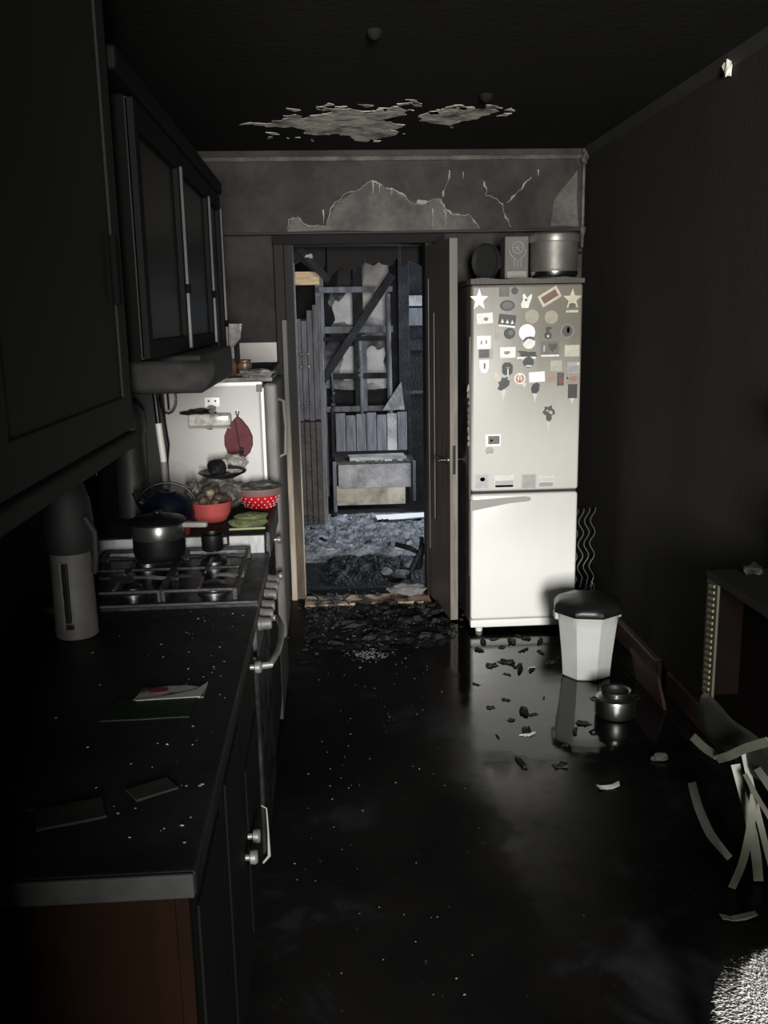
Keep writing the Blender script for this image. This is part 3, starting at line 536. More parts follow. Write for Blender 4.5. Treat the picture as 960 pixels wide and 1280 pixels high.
# ------------------------------------------------------------------ bin, steel pot, floor finds
t = thing('waste_bin', 'white plastic waste bin with a black lid in front of the refrigerator', 'bin', (1.135, 3.885, 0))
def rsq(r, p=4.5, n=40):
    return [(r*math.copysign(abs(math.cos(a))**(2/p), math.cos(a)), r*math.copysign(abs(math.sin(a))**(2/p), math.sin(a))) for a in [2*math.pi*k/n+R(22) for k in range(n)]]
def loft(secs):
    b = MB(); n = len(secs[0][0]); vs = [(x, y, z) for poly, z in secs for x, y in poly]; fs = []
    for i in range(len(secs)-1):
        for k in range(n): a = i*n+k; c = i*n+(k+1) % n; fs.append((a, c, c+n, a+n))
    fs += [tuple(range(n-1, -1, -1)), tuple((len(secs)-1)*n+k for k in range(n))]
    return b.add(vs, fs)
def oct_(r, n=8): return [(r*math.cos(2*math.pi*k/n+R(10)), r*math.sin(2*math.pi*k/n+R(10))) for k in range(n)]
def octr(r, n=8, b=.22):
    base = oct_(r, n); out = []
    for i in range(n):
        p = Vector(base[i-1]); q = Vector(base[i]); s = Vector(base[(i+1) % n]); out += [tuple(q.lerp(p, b)), tuple(q.lerp(q, 1)), tuple(q.lerp(s, b))]
    return out
loft([(octr(.104), 0), (octr(.112), .006), (octr(.119), .10), (octr(.136), .25), (octr(.142), .292), (octr(.147), .298), (octr(.147), .315)]).build('bin_body', m_binw, t, True)
loft([(octr(.155, 8, .35), .302), (octr(.159, 8, .35), .315), (octr(.155, 8, .35), .333), (octr(.135, 8, .35), .354), (octr(.07, 8, .35), .366), (octr(.01, 8, .35), .368)]).build('lid', m_black, t, True)
for sx in (-1, 1):
    MB().rbox((sx*.140-.012, -.022, .265), (sx*.140+.012, .022, .305), .008).build('side_grip', m_binw, t, True)
t = thing('steel_pot', 'small polished steel pot standing on the black floor before the bin', 'pot', (1.128, 3.43, 0))
MB().lathe([(.066, 0), (.078, .005), (.081, .014), (.082, .066), (.078, .078), (.062, .088), (.056, .092), (.056, .104), (.062, .108), (.060, .111), (.052, .106), (.052, .09), (.07, .07), (.07, .02), (0, .015)], 36).build('pan_body', mat('steel_pot_metal', (.34, .34, .33), .27, 1, dirt=(.08, .08, .078), amt=.4, scale=4, soft=.2, rough2=.45), t, True)
MB().lathe([(.051, .092), (.03, .096), (0, .097)], 30).build('inner_lid', m_blackm, t, True)
for sx in (-1, 1):
    MB().tube([(sx*.078, -.02, .072), (sx*.098, -.014, .074), (sx*.10, .006, .074), (sx*.078, .02, .072)], .005, 6).build('pot_handle', m_black, t, True)

def shard(sz, seed, elong=1.0):
    rnd = random.Random(seed); b = MB(); L_, W_ = sz*elong, sz*rnd.uniform(.3, .55); H_ = sz*rnd.uniform(.10, .22)
    n = 11; low = []
    for k in range(n):
        q = rnd.uniform(.35, 1.25); low.append((L_/2*math.cos(2*math.pi*k/n)*q, W_/2*math.sin(2*math.pi*k/n)*q*rnd.uniform(.7, 1.3)))
    vs = [(x, y, 0) for x, y in low]+[(x*rnd.uniform(.6, .95), y*rnd.uniform(.6, .95), H_*rnd.uniform(.3, 1.4)) for x, y in low]+[(0, 0, H_)]
    fs = [tuple(range(n-1, -1, -1))]+[(i, (i+1) % n, n+(i+1) % n, n+i) for i in range(n)]+[(n+i, n+(i+1) % n, 2*n) for i in range(n)]
    return b.add(vs, fs)
shards = [shard(.05, s, random.uniform(1, 1.9)).mesh('fragment') for s in range(8)]
for me in shards: me.materials.append(m_char)
shardsP = [shard(.05, s+40, random.uniform(1, 1.6)).mesh('fragment') for s in range(5)]
for me in shardsP: me.materials.append(m_chip)
def put(me, name, x, y, z, s, rz, label, cat, group):
    o = bpy.data.objects.new(name, me); C.objects.link(o); o.location = (x, y, z); o.scale = (s, s, s); o.rotation_euler = (0, 0, rz); tag(o, label, cat, group); return o
wet = [(.728, 4.016, 1.1), (.852, 3.973, 2.0), (.80, 4.05, 1.2), (.90, 3.94, 1.1), (.775, 3.90, .9), (1.01, 4.02, 1.2), (.768, 3.494, 1.6), (.80, 3.46, .9), (.744, 3.309, 1.3), (.98, 3.36, 1.2), (.93, 3.30, .9), (.70, 4.22, 1.2), (.92, 4.20, 1.3), (.99, 4.16, 1.0), (.82, 4.25, .8), (.66, 3.05, 1.8), (.80, 3.02, 1.1), (.88, 3.62, .6), (.72, 3.62, .6), (1.03, 3.14, .8), (.62, 3.80, .9), (.86, 3.18, .7), (.74, 4.33, 1.3), (.80, 4.37, 1.0), (.88, 4.33, 1.5), (.96, 4.36, 1.1), (1.02, 4.30, 1.2), (.93, 4.40, .8), (1.06, 4.08, .9), (.83, 3.99, .8), (.70, 3.42, .7), (.62, 3.28, .8), (.64, 3.55, .7)]
for i, (x, y, s) in enumerate(wet):
    put(shards[i % 8], 'charred_fragment', x, y, .0, s, i*1.37, 'black charred fragment on the wet floor before the white refrigerator', 'debris', 'charred fragments on the wet floor')
rndd = random.Random(77)
for i in range(30):
    o = put(shards[i % 8], 'charred_chunk', max(-.12, min(.56, rndd.gauss(.22, .22))), rndd.uniform(4.35, 4.97), .012, rndd.uniform(1.2, 2.6), rndd.uniform(0, 6), 'jagged black char chunk in the litter before the doorway', 'debris', 'char chunks before the doorway')
o = put(shardsP[1], 'plaster_fragment', .745, 3.285, .0, 1.3, .2, 'pale grey stick-like fragment lying on the wet floor', 'debris', None)
o = put(shardsP[0], 'plaster_fragment', .90, 3.955, .0, .9, .2, 'pale chip beside the biggest charred fragment', 'debris', None)
# scattered fine flakes on the floor (too many and too small to count)
def scatter(name, n, area_fn, smin, smax, m, label, cat, z=0.0, seed=1):
    rnd = random.Random(seed); b = MB()
    for i in range(n):
        x, y = area_fn(rnd); s = rnd.uniform(smin, smax)**1; a = rnd.uniform(0, 6.28)
        q = [(s*rnd.uniform(.5, 1)*math.cos(a+k*1.57), s*rnd.uniform(.4, .8)*math.sin(a+k*1.57)) for k in range(4)]
        h = s*rnd.uniform(.15, .5)
        b.add([(x+u, y+v, z) for u, v in q]+[(x+u*.6, y+v*.6, z+h) for u, v in q], [(3, 2, 1, 0), (4, 5, 6, 7), (0, 1, 5, 4), (1, 2, 6, 5), (2, 3, 7, 6), (3, 0, 4, 7)])
    o = b.build(name, m); tag(o, label, cat); o['kind'] = 'stuff'; return o
scatter('pale_flakes', 130, lambda r: (r.uniform(-.16, .55)*r.uniform(.5, 1), r.uniform(1.9, 4.9)), .0015, .005, m_chipd, 'tiny pale plaster flakes strewn over the black floor', 'flakes', seed=3)
scatter('worktop_flakes', 90, lambda r: (-.22-abs(r.gauss(0, .13)) if r.random() < .8 else r.uniform(-.6, -.25), r.uniform(1.22, 2.33)), .001, .0042, m_chipd, 'tiny pale flakes strewn over the black worktop', 'flakes', z=.8605, seed=5)
scatter('charred_litter', 900, lambda r: (max(-.15, r.gauss(.22, .22)), r.gauss(4.75, .22)), .006, .026, m_char, 'black charred litter heaped before the doorway', 'debris', seed=6)
scatter('ash_flakes', 170, lambda r: (r.gauss(.16, .055), r.gauss(4.22, .05)), .003, .010, mat('blue_grey_ash', (.11, .113, .127), .7), 'pale blue-grey ash patch on the floor before the doorway', 'ash', seed=8)
scatter('pale_litter', 120, lambda r: (r.gauss(.2, .22), r.gauss(4.75, .28)), .004, .014, mat('grey_litter', (.06, .058, .056), .8), 'grey plaster crumbs among the charred litter at the doorway', 'debris', z=.012, seed=9)
# heap of char at and beyond the doorway
def heap(name, x0, x1, y0, y1, nx, ny, hfun, m, label, cat):
    b = MB(); vs, fs = [], []
    for j in range(ny+1):
        for i in range(nx+1):
            x = x0+(x1-x0)*i/nx; y = y0+(y1-y0)*j/ny
            e = min(i, nx-i)/nx*6; f = min(j, ny-j)/ny*6; edge = min(1, e)*min(1, f)
            vs.append((x, y, -.004+max(0, hfun(x, y))*edge))
    for j in range(ny):
        for i in range(nx): a = j*(nx+1)+i; fs.append((a, a+1, a+nx+2, a+nx+1))
    o = b.add(vs, fs).build(name, m); tag(o, label, cat); o['kind'] = 'stuff'; return o
nz = lambda x, y, f, s: noise.noise(Vector((x*f, y*f, s)))
heap('charred_debris_heap', -.14, .62, 4.25, 4.99, 60, 60, lambda x, y: .012+.022*nz(x, y, 7, 1)+.02*nz(x, y, 19, 2)+.012*nz(x, y, 45, 3), m_ashdark, 'low heap of wet charred debris in front of the threshold', 'debris')
heap('black_debris_heap', -.12, .62, 5.37, 6.15, 50, 60, lambda x, y: .022+.02*nz(x, y, 5, 4)+.02*nz(x, y, 14, 5)+.012*nz(x, y, 40, 6), m_ashdark, 'black wet debris heap just beyond the threshold', 'debris')
heap('ash_heap', -.4, 1.3, 5.95, 7.55, 110, 110, lambda x, y: .035+.02*nz(x, y, 4, 7)+.025*nz(x, y, 11, 8)+.014*nz(x, y, 37, 9), m_ash, 'grey ash and rubble covering the burnt room floor', 'ash')
tag(MB().lump((.43, 5.13, .048), (.105, .05, .036), 3, .22, 3, 2.2).build('plaster_chunk', mat('grey_plaster_chunk', (.21, .21, .215), .9, dirt=(.12, .12, .12), amt=.45, scale=12, bump=.5), smooth=True), 'rounded grey plaster chunk lying on the threshold', 'debris')
for k, (x, y, z, s) in enumerate(((.34, 5.55, .03, .04), (.42, 5.5, .03, .05), (.5, 5.72, .03, .045), (.28, 4.9, .012, .035))):
    tag(MB().lump((x, y, z+.01), (s, s*.8, s*.6), k+11, .3, 2).build('rubble_stone', m_ash if k < 3 else m_char, smooth=True), 'grey rubble lump beyond the threshold' if k < 3 else 'black rubble lump before the threshold', 'debris', 'rubble lumps' if k < 3 else None)
# charred timbers standing in the debris by the door leaf
for k, (a, b_) in enumerate((((.56, 5.75, .0), (.575, 5.70, .22)), ((.42, 5.85, .14), (.58, 5.72, .10)), ((.50, 5.62, .02), (.585, 5.66, .19)))):
    tag(MB().tube([a, ((a[0]+b_[0])/2+.006, (a[1]+b_[1])/2, (a[2]+b_[2])/2+.008), b_], [.018, .02, .012], 6).build('charred_stick', m_char), ['upright charred stick beside the door leaf', 'charred stick lying across the debris beyond the door', 'slanting charred stick leaning by the door leaf'][k], 'debris')
for k in range(3):
    x = -.10+.085*k; pts = [(x+.02*math.sin(i*.9+k), 4.93+.03*k+.012*i, .012+.075*math.sin(i*math.pi/9)*(1-.2*k)) for i in range(10)]
    tag(MB().tube(pts, .0045, 6).build('burnt_cable', m_blackm, smooth=True), 'twisted burnt black cable looping over the threshold', 'cable', 'burnt cables at the threshold')
# paper scraps on the floor near the photographer
def scrap(name, poly, loc, rz, m, label):
    b = MB().prism(ragged(poly, loc[0]*7, .003, 3), .0015); b.v = [Vector((p.x, p.y, p.z+.012*(p.x/.05)**2)) for p in b.v]
    return tag(b.build(name, m, loc=loc, rot=(0, 0, rz)), label, 'scrap')
scrap('plastic_scrap', [(-.038, -.016), (.036, -.012), (.045, .012), (-.04, .012)], (.925, 2.855, .001), .12, mat('white_scrap', (.42, .42, .40), .5), 'white plastic scrap lying on the floor below the steel pot')
scrap('plastic_scrap', [(-.05, -.010), (.05, -.008), (.05, .010), (-.05, .012)], (1.06, 2.13, .001), .05, m_pvc, 'pale plastic scrap on the floor near the fur cover')
tag(MB().lump((1.17, 3.03, .012), (.028, .018, .012), 31, .4, 2).build('plaster_fragment', mat('dim_fragment', (.06, .06, .055), .8)), 'dim grey crumb on the floor before the striped cabinet', 'debris')
# fallen board at the foot of the dark wall
tag(MB().box((-.006, -.17, 0), (.006, .17, .15), RY(R(-14))).build('fallen_board', mat('scorched_red_board', (.09, .034, .028), .6, dirt=(.02, .012, .010), amt=.5, scale=6, soft=.15), loc=(XR-.085, 3.62, .002)), 'scorched red-brown board leaning against the foot of the black wall', 'board')

# ------------------------------------------------------------------ kitchen units along the cabinet side
WT, WF = .86, -.20           # worktop height and front edge
CF = -.235                   # cabinet fronts
def knob(parent, y, z, x=CF):
    k = MB().lathe([(.007, 0), (.007, .010), (.015, .013), (.016, .024), (.012, .029), (0, .030)], 16, T(x+.0205, y, z) @ RY(R(90))).build('knob', m_satin, parent, True)
    return k
def base_unit(name, label, y0, y1, z1, nd=1, drawers=False, endpanel=False, knobs=()):
    t = thing(name, label, 'cabinet', (0, 0, 0))
    MB().box((XL+.01, y0+.018, .10), (CF, y1-.018, z1)).build('body', m_cabin, t)
    for yy, m in ((y0, m_cabside), (y1-.018, m_cabin)):
        MB().rbox((XL+.01, yy, 0), (CF, yy+.018, z1), .002).build('side_panel', m, t)
    MB().box((XL+.05, y0+.018, 0), (CF-.05, y1-.018, .10)).build('plinth', m_cabin, t)
    if y0 < 1.2:
        MB().rbox((CF, y0-.001, .08), (CF+.020, y0+.012, z1), .002).build('end_trim', m_cabside, t); y0 += .013
    ed = [y0+(y1-y0)*i/nd for i in range(nd+1)]
    for i in range(nd):
        a, b_ = ed[i]+.003, ed[i+1]-.003
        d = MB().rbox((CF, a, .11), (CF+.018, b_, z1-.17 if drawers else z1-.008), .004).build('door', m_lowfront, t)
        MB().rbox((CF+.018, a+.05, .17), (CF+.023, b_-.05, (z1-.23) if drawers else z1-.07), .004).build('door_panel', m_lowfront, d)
        for (ky, kz) in knobs:
            if a < ky < b_ and kz < (z1-.17 if drawers else z1): knob(d, ky, kz)
        if drawers:
            d = MB().rbox((CF, a, z1-.164), (CF+.018, b_, z1-.008), .004).build('drawer_front', m_lowfront, t)
            for (ky, kz) in knobs:
                if a < ky < b_ and kz > z1-.17: knob(d, ky, kz)
    return t
base_unit('base_cabinet', 'sooty base cabinet with brown end panel, nearest the photographer', 1.165, 1.90, .82, 2, knobs=((1.86, .43),))
base_unit('base_cabinet', 'narrow sooty base cabinet next to the stove', 1.902, 2.338, .82, 1, True, knobs=((1.945, .43), (2.20, .745)))
base_unit('base_cabinet', 'sooty base cabinet between stove and old refrigerator', 2.882, 3.435, .89, 1, True, knobs=((3.34, .80), (3.34, .66)))
uh = [o for o in bpy.data.objects if o.get('label', '').startswith('narrow sooty base')][0]
MB().tube([(CF+.018, 2.315, .30), (CF+.034, 2.315, .29), (CF+.036, 2.312, .22), (CF+.036, 2.308, .15), (CF+.018, 2.306, .13)], [.0015, .0018, .0024, .0045, .003], 8).build('door_handle', m_handle, uh, True)
# worktop (near length) and the higher far length
t = thing('worktop', 'long black sooty worktop with a grey end', 'worktop', (0, 0, 0))
MB().rbox((XL, 1.15, .82), (WF, 2.340, WT), .006).build('slab', m_top, t)
MB().rbox((XL, 1.143, .822), (WF-.003, 1.151, WT-.001), .003).build('end_strip', m_topend, t)
t = thing('worktop', 'short sooty worktop beyond the stove with bowls on it', 'worktop', (0, 0, 0))
MB().rbox((XL, 2.880, .89), (WF-.01, 3.438, .93), .006).build('slab', mat('sooty_far_worktop', (.008, .008, .0085), .75, spec=.2, dirt=(.016, .016, .016), amt=.45, scale=8), t)
MB().rbox((XL+.05, 2.868, .868), (-.215, 2.880, .928), .003).build('side_strip', m_greypanel, t)
MB().box((-.212, 2.90, .85), (-.200, 3.43, .93)).build('front_strip', m_hobsteel, t)

# stove
t = thing('gas_stove', 'black gas stove with cast iron grates and chrome knobs', 'stove', (0, 0, 0))
SY0, SY1 = 2.346, 2.864
MB().box((XL+.02, SY0, .02), (CF, SY1, .855)).build('body', m_enamel, t)
MB().box((XL+.02, SY0, .855), (WF, SY1, .866)).build('hob_plate', m_enamel, t)
for a, b_ in (((XL+.02, SY0, .866), (WF, SY0+.014, .874)), ((WF-.055, SY0+.014, .866), (WF, SY1, .872)), ((XL+.02, SY1-.014, .866), (WF-.055, SY1, .872))):
    MB().rbox(a, b_, .002).build('hob_rim', m_hobsteel, t)
MB().rbox((CF, SY0+.01, .725), (CF+.03, SY1-.01, .855), .008).build('control_panel', m_hobsteel, t)
MB().rbox((CF, SY0+.01, .12), (CF+.028, SY1-.01, .715), .008).build('oven_door', m_enamel, t)
oh = MB().tube([(CF+.025, SY0+.05, .67), (CF+.055, SY0+.055, .672), (CF+.072, SY0+.15, .674), (CF+.076, (SY0+SY1)/2, .674), (CF+.072, SY1-.15, .674), (CF+.055, SY1-.055, .672), (CF+.025, SY1-.05, .67)], .010, 10).build('oven_handle', m_satin, t, True)
for k in range(6):
    y = SY0+.055+k*.078+(.03 if k > 2 else 0)-.01
    kb = MB().lathe([(.019, 0), (.020, .006), (.017, .010), (.016, .032), (.013, .036), (0, .036)], 18, T(CF+.03, y, .795) @ RY(R(90))).build('control_knob', m_satin, t, True)
burn = [(-.33, 2.47, .036), (-.55, 2.47, .028), (-.36, 2.74, .040), (-.56, 2.74, .036)]
for (x, y, r) in burn:
    b_ = MB().lathe([(r*1.25, .866), (r*1.25, .872), (r*1.02, .876), (r, .888), (0, .888)], 24, T(x, y, 0)).build('burner', m_steel, t, True)
    MB().lathe([(r*.92, .888), (r*.95, .892), (r*.6, .897), (0, .898)], 24, T(x, y, 0)).build('burner_cap', m_enamel, b_, True)
GZ = .905
for gx0, gx1 in ((-.70, -.46), (-.452, -.262)):
    g = MB()
    y0, y1 = SY0+.03, SY1-.04; ym = (y0+y1)/2
    for y in (y0, ym, y1): g.rbox((gx0, y-.006, GZ-.010), (gx1, y+.006, GZ), .003)
    for x in (gx0, gx1): g.rbox((x-.006, y0, GZ-.010), (x+.006, y1, GZ), .003)
    for x in (gx0, gx1):
        for y in (y0, ym, y1): g.rbox((x-.007, y-.007, .866), (x+.007, y+.007, GZ-.002), .002)
    gr = g.build('grate', m_iron, t)
    cx = (gx0+gx1)/2
    for yc in ((y0+ym)/2, (ym+y1)/2):
        for (dx, dy) in ((1, 0), (-1, 0), (0, 1), (0, -1)):
            a = Vector((cx+dx*(gx1-gx0)/2, yc+dy*(ym-y0)/2, GZ-.002)); e = Vector((cx+dx*.030, yc+dy*.030, GZ+.004))
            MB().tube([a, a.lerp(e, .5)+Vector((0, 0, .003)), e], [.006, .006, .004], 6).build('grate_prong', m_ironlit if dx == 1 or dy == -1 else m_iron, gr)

# upper cabinets
UF = -.38
t = thing('upper_cabinet', 'tall sooty upper cabinet hanging nearest the photographer', 'cabinet', (0, 0, 0))
UY0, UY1 = .55, 1.80
MB().box((XL+.01, UY0, 1.39), (UF-.02, UY1, 2.40)).build('body', m_cabin, t)
for y0, y1 in ((UY0, 1.03), (1.035, 1.795)):
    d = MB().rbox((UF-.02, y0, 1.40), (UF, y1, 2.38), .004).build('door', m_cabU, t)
    for a, b_ in (((UF, y0, 1.40), (UF+.006, y0+.065, 2.38)), ((UF, y1-.065, 1.40), (UF+.006, y1, 2.38)), ((UF, y0+.065, 1.40), (UF+.006, y1-.065, 1.465)), ((UF, y0+.065, 2.31), (UF+.006, y1-.065, 2.38))):
        MB().rbox(a, b_, .003).build('door_frame', m_cabU, d)
MB().rbox((XL+.01, UY0, 1.365), (UF+.012, UY1+.004, 1.395), .006).build('bottom_rail', m_cabU, t)
MB().rbox((UF+.006, 1.70, 1.63), (UF+.018, 1.715, 1.75), .004).build('door_handle', m_cabin, t)
UZ0, UZ1 = 1.515, 2.06
for k, (y0, y1, lab) in enumerate(((2.06, 2.68, 'burnt glass-fronted upper cabinet above the range hood'), (2.682, 3.30, 'burnt glass-fronted upper cabinet in the middle of the row'), (3.302, 3.66, 'narrow burnt upper cabinet at the end of the row'))):
    t = thing('upper_cabinet', lab, 'cabinet', (0, 0, 0), group='burnt upper cabinets')
    zz = UZ0 if k < 2 else 1.415
    MB().box((XL+.01, y0, zz), (UF-.022, y1, UZ1)).build('body', m_cabin, t)
    nd = 1
    for q in range(nd):
        a = y0+(y1-y0)*q/nd+.002; b_ = y0+(y1-y0)*(q+1)/nd-.002
        d = MB().box((UF-.022, a, zz+.004), (UF-.016, b_, UZ1-.004)).build('door', m_cabglass, t)
        for (c0, c1, mm_) in ((a, a+.045, m_lowfront), (b_-.045, b_, m_lowfront)):
            MB().rbox((UF-.022, c0, zz+.004), (UF-.002, c1, UZ1-.004), .003).build('door_stile', mm_, d)
        MB().rbox((UF-.022, a+.045, UZ1-.06), (UF-.002, b_-.045, UZ1-.004), .003).build('door_rail', m_lowfront, d)
        MB().rbox((UF-.022, a+.045, zz+.004), (UF-.002, b_-.045, zz+.045), .003).build('door_rail', m_lowfront, d)
    MB().rbox((UF-.006, y1-.022, zz+.01), (UF+.006, y1-.004, UZ1-.05), .002).build('edge_strip', m_alu, t)
    MB().box((UF-.006, y1-.024, zz+.16), (UF+.008, y1-.003, zz+.185)).build('strip_clip', m_cabin, t)
    MB().rbox((XL+.01, y0 if k else 1.87, UZ1), (UF+.008, y1, UZ1+.045), .008).build('cornice', m_lowfront, t)
    if k == 2: MB().rbox((XL+.01, y0, zz-.02), (UF+.004, y1, zz+.01), .004).build('bottom_board', m_cabin, t)
# range hood
t = thing('range_hood', 'sooty range hood with a curved grey side sheet above the stove', 'hood', (0, 0, 0))
prof = [(XL+.01, 1.41), (-.325, 1.41), (-.322, 1.42), (-.338, 1.445), (-.355, 1.475), (-.40, 1.505), (XL+.01, 1.512)]
vs = []
cur = [(-.62, 2.075, 1.478), (-.62, 2.055, 1.44), (-.62, 2.06, 1.39)]
b = MB(); n = 8; mz = 6; vv = []; ff = []
for j in range(mz+1):
    v = j/mz; z = 1.512-.068*v; x1 = -.252-.028*v+.014*math.sin(v*math.pi)
    for i in range(n+1):
        u = i/n; x = XL+.02+(x1-XL-.02)*u; y = 2.105-.010*math.sin(v*math.pi*.6)
        vv.append((x, y, z))
for j in range(mz):
    for i in range(n): a = j*(n+1)+i; ff.append((a, a+1, a+n+2, a+n+1))
b.add(vv, ff); o = b.build('side_sheet', m_hood, t, True); sm = o.modifiers.new('thickness', 'SOLIDIFY'); sm.thickness = .004
MB().rbox((XL+.02, 2.50, 1.410), (-.33, 3.30, 1.512), .008).build('body', m_blackm, t)

# ------------------------------------------------------------------ old refrigerator at the end of the units and things on it
t = thing('refrigerator', 'low old white refrigerator seen from its side behind the bowls', 'refrigerator', (0, 0, 0))
RY0, RY1, RT = 3.45, 4.02, 1.372
MB().rbox((XL+.02, RY0, .03), (-.245, RY1, RT), .012).build('body', m_fridge2, t, True)
MB().rbox((-.236, RY0+.004, .37), (-.186, RY1, RT-.004), .014).build('door', m_fridge2d, t, True)
MB().box((-.245, RY0+.01, .03), (-.215, RY1-.01, .36)).build('kick_panel', m_blackm, t)
MB().box((-.245, RY0+.01, .05), (-.236, RY1-.01, RT-.02)).build('door_seal', m_white, t)
MB().rbox((-.247, RY0-.003, .5), (-.236, RY0+.002, RT-.02), .002).build('edge_strip', m_white, t)
MB().rbox((XL+.02, RY0-.003, RT-.012), (-.24, RY0+.02, RT+.004), .004).build('top_edge', m_white, t)
MB().box((-.262, RY0-.006, RT-.034), (-.240, RY0+.0, RT-.006)).build('hinge_cap', m_black, t)
MB().tube([(-.19, RY0+.03, 1.31), (-.165, RY0+.03, 1.30), (-.16, RY0+.03, 1.2), (-.165, RY0+.03, 1.10), (-.19, RY0+.03, 1.09)], .007, 8).build('door_handle', m_fridge2d, t, True)
for x in (-.70, -.27):
    for y in (RY0+.06, RY1-.06): MB().lathe([(.02, 0), (.018, .032)], 12, T(x, y, 0)).build('foot', m_black, t)
MB().box((XL+.012, RY0-.008, .95), (-.60, RY0-.001, 1.36)).build('dark_edge_cover', m_blackm, t)
# things on the old refrigerator
tag(MB().rbox((-.46, 3.50, RT), (-.205, 3.80, RT+.016), .004).build('flat_tray', m_rag), 'flat grey tray on top of the low old refrigerator', 'tray')
tag(MB().lump((-.27, 3.53, RT+.029), (.062, .045, .016), 12, .35, 3, 2.5).build('crumpled_rag', m_rag, smooth=True), 'crumpled grey rag at the front of the flat tray', 'rag')
for x, r, h, m, lab in ((-.430, .024, .058, m_yellowjar, 'small yellowed jar beside the burnt cabinet end'), (-.376, .028, .062, m_brownjar, 'brown jar in the middle on the flat tray'), (-.318, .028, .060, m_brownjar, 'brown jar nearest the door frame on the flat tray')):
    t = thing('spice_jar', lab, 'jar', (x, 3.66, RT+.016))
    MB().lathe([(r*.9, 0), (r, .004), (r, h*.75), (r*.8, h*.85), (r*.8, h*.9)], 20).build('jar_body', m, t, True)
    MB().lathe([(r*.88, h*.9), (r*.9, h), (0, h+.002)], 20).build('lid', m_charbrown, t, True)
tag(MB().box((-.50, 3.46, RT+.0), (-.40, 3.49, RT+.012)).lump((-.42, 3.475, RT+.012), (.035, .012, .012), 3, .4).build('white_scrap', m_foil, smooth=True), 'white scrap at the edge of the old refrigerator top', 'scrap')
t = thing('cup', 'white cup half hidden behind the burnt cabinet end', 'cup', (-.455, 4.55, 1.372+.0))
MB().lathe([(.035, 0), (.03, .01), (.01, .02), (.01, .10), (.045, .14), (.055, .21), (.052, .21), (.04, .14), (0, .13)], 20).build('cup_bowl', m_foil, t, True)
# pedestal for the cup: narrow sooty shelf cupboard in the corner behind the old refrigerator
t = thing('corner_cupboard', 'dark cupboard in the corner between old refrigerator and doorway', 'cupboard', (0, 0, 0))
MB().rbox((XL+.02, 4.06, 0), (-.262, 5.10, 1.34), .004).build('body', m_cabin, t)
MB().rbox((-.262, 4.07, .06), (-.244, 4.50, 1.33), .004).build('door', mat('grey_cupboard_door', (.20, .195, .19), .5, dirt=(.07, .065, .06), amt=.45, scale=4, stretch=(3, 3, 1)), t)
soot_by_height(bpy.data.materials['grey_cupboard_door'], .5, 1.0, (.025, .022, .02))
MB().rbox((XL+.02, 4.06, 1.34), (-.25, 5.10, 1.372), .004).build('top_board', m_cabin, t)

# socket, holder and potholder on the white side
PY = RY0
t = thing('socket_box', 'small white socket box on the white refrigerator side', 'socket', (-.425, PY, 1.305))
MB().rbox((-.030, -.014, -.020), (.030, 0, .020), .005).build('case', m_white, t, True)
for dx in (-.012, .012): MB().lathe([(.004, 0), (.004, .002)], 10, T(dx, -.014, .004) @ RX(R(90))).build('socket_hole', m_black, t)
t = thing('wall_holder', 'clear plastic holder with soot hanging under the socket', 'holder', (-.435, PY, 1.245))
MB().rbox((-.078, -.050, -.026), (.078, 0, .020), .010).build('tray', mat('smoky_clear_plastic', (.52, .50, .46), .2, dirt=(.20, .185, .165), amt=.42, scale=14, soft=.08), t, True)
MB().lump((-.045, -.03, .026), (.05, .016, .012), 5, .5, 3, 3).build('charred_cloth', m_char, t)
MB().lump((.008, -.03, .036), (.016, .012, .016), 8, .3).build('charred_cloth', m_rag, t)
MB().tube([(-.076, -.054, -.026), (.078, -.054, -.030)], .004, 6).build('rim', m_foil, t)
MB().lump((0, -.04, -.030), (.014, .008, .008), 4).build('drip', m_rag, t)
t = thing('potholder', 'dark red leaf-shaped felt potholder hanging on the white refrigerator', 'potholder', (-.336, PY, 1.17))
def drop(s): return [(s*x, s*y) for x, y in ((0, .082), (.018, .066), (.040, .036), (.053, .004), (.052, -.030), (.040, -.058), (.016, -.078), (0, -.082), (-.018, -.078), (-.042, -.056), (-.053, -.026), (-.052, .008), (-.038, .038), (-.016, .066))]
MB().prism(drop(1), .008, T(0, -.002, 0) @ FACE).build('felt_back', m_mittd, t)
MB().prism(drop(.95), .008, T(0, -.010, 0) @ FACE).build('felt_front', m_mitt, t)
MB().tube([(-.010, -.0195, .070), (-.004, -.021, .03), (.002, -.021, -.02), (.008, -.0195, -.060)], .0035, 6).build('seam', m_mittd, t, True)
MB().lump((.010, -.020, -.045), (.008, .004, .014), 3).build('dark_patch', m_char, t)
MB().tube([(0, -.006, .078), (-.006, -.006, .096), (.002, -.006, .104), (.006, -.006, .094), (0, -.006, .078)], .0025, 6).build('hanging_loop', m_mittd, t)
MB().tube([(.002, 0, .103), (.002, -.014, .103)], .003, 6).build('hook', m_steel, t)

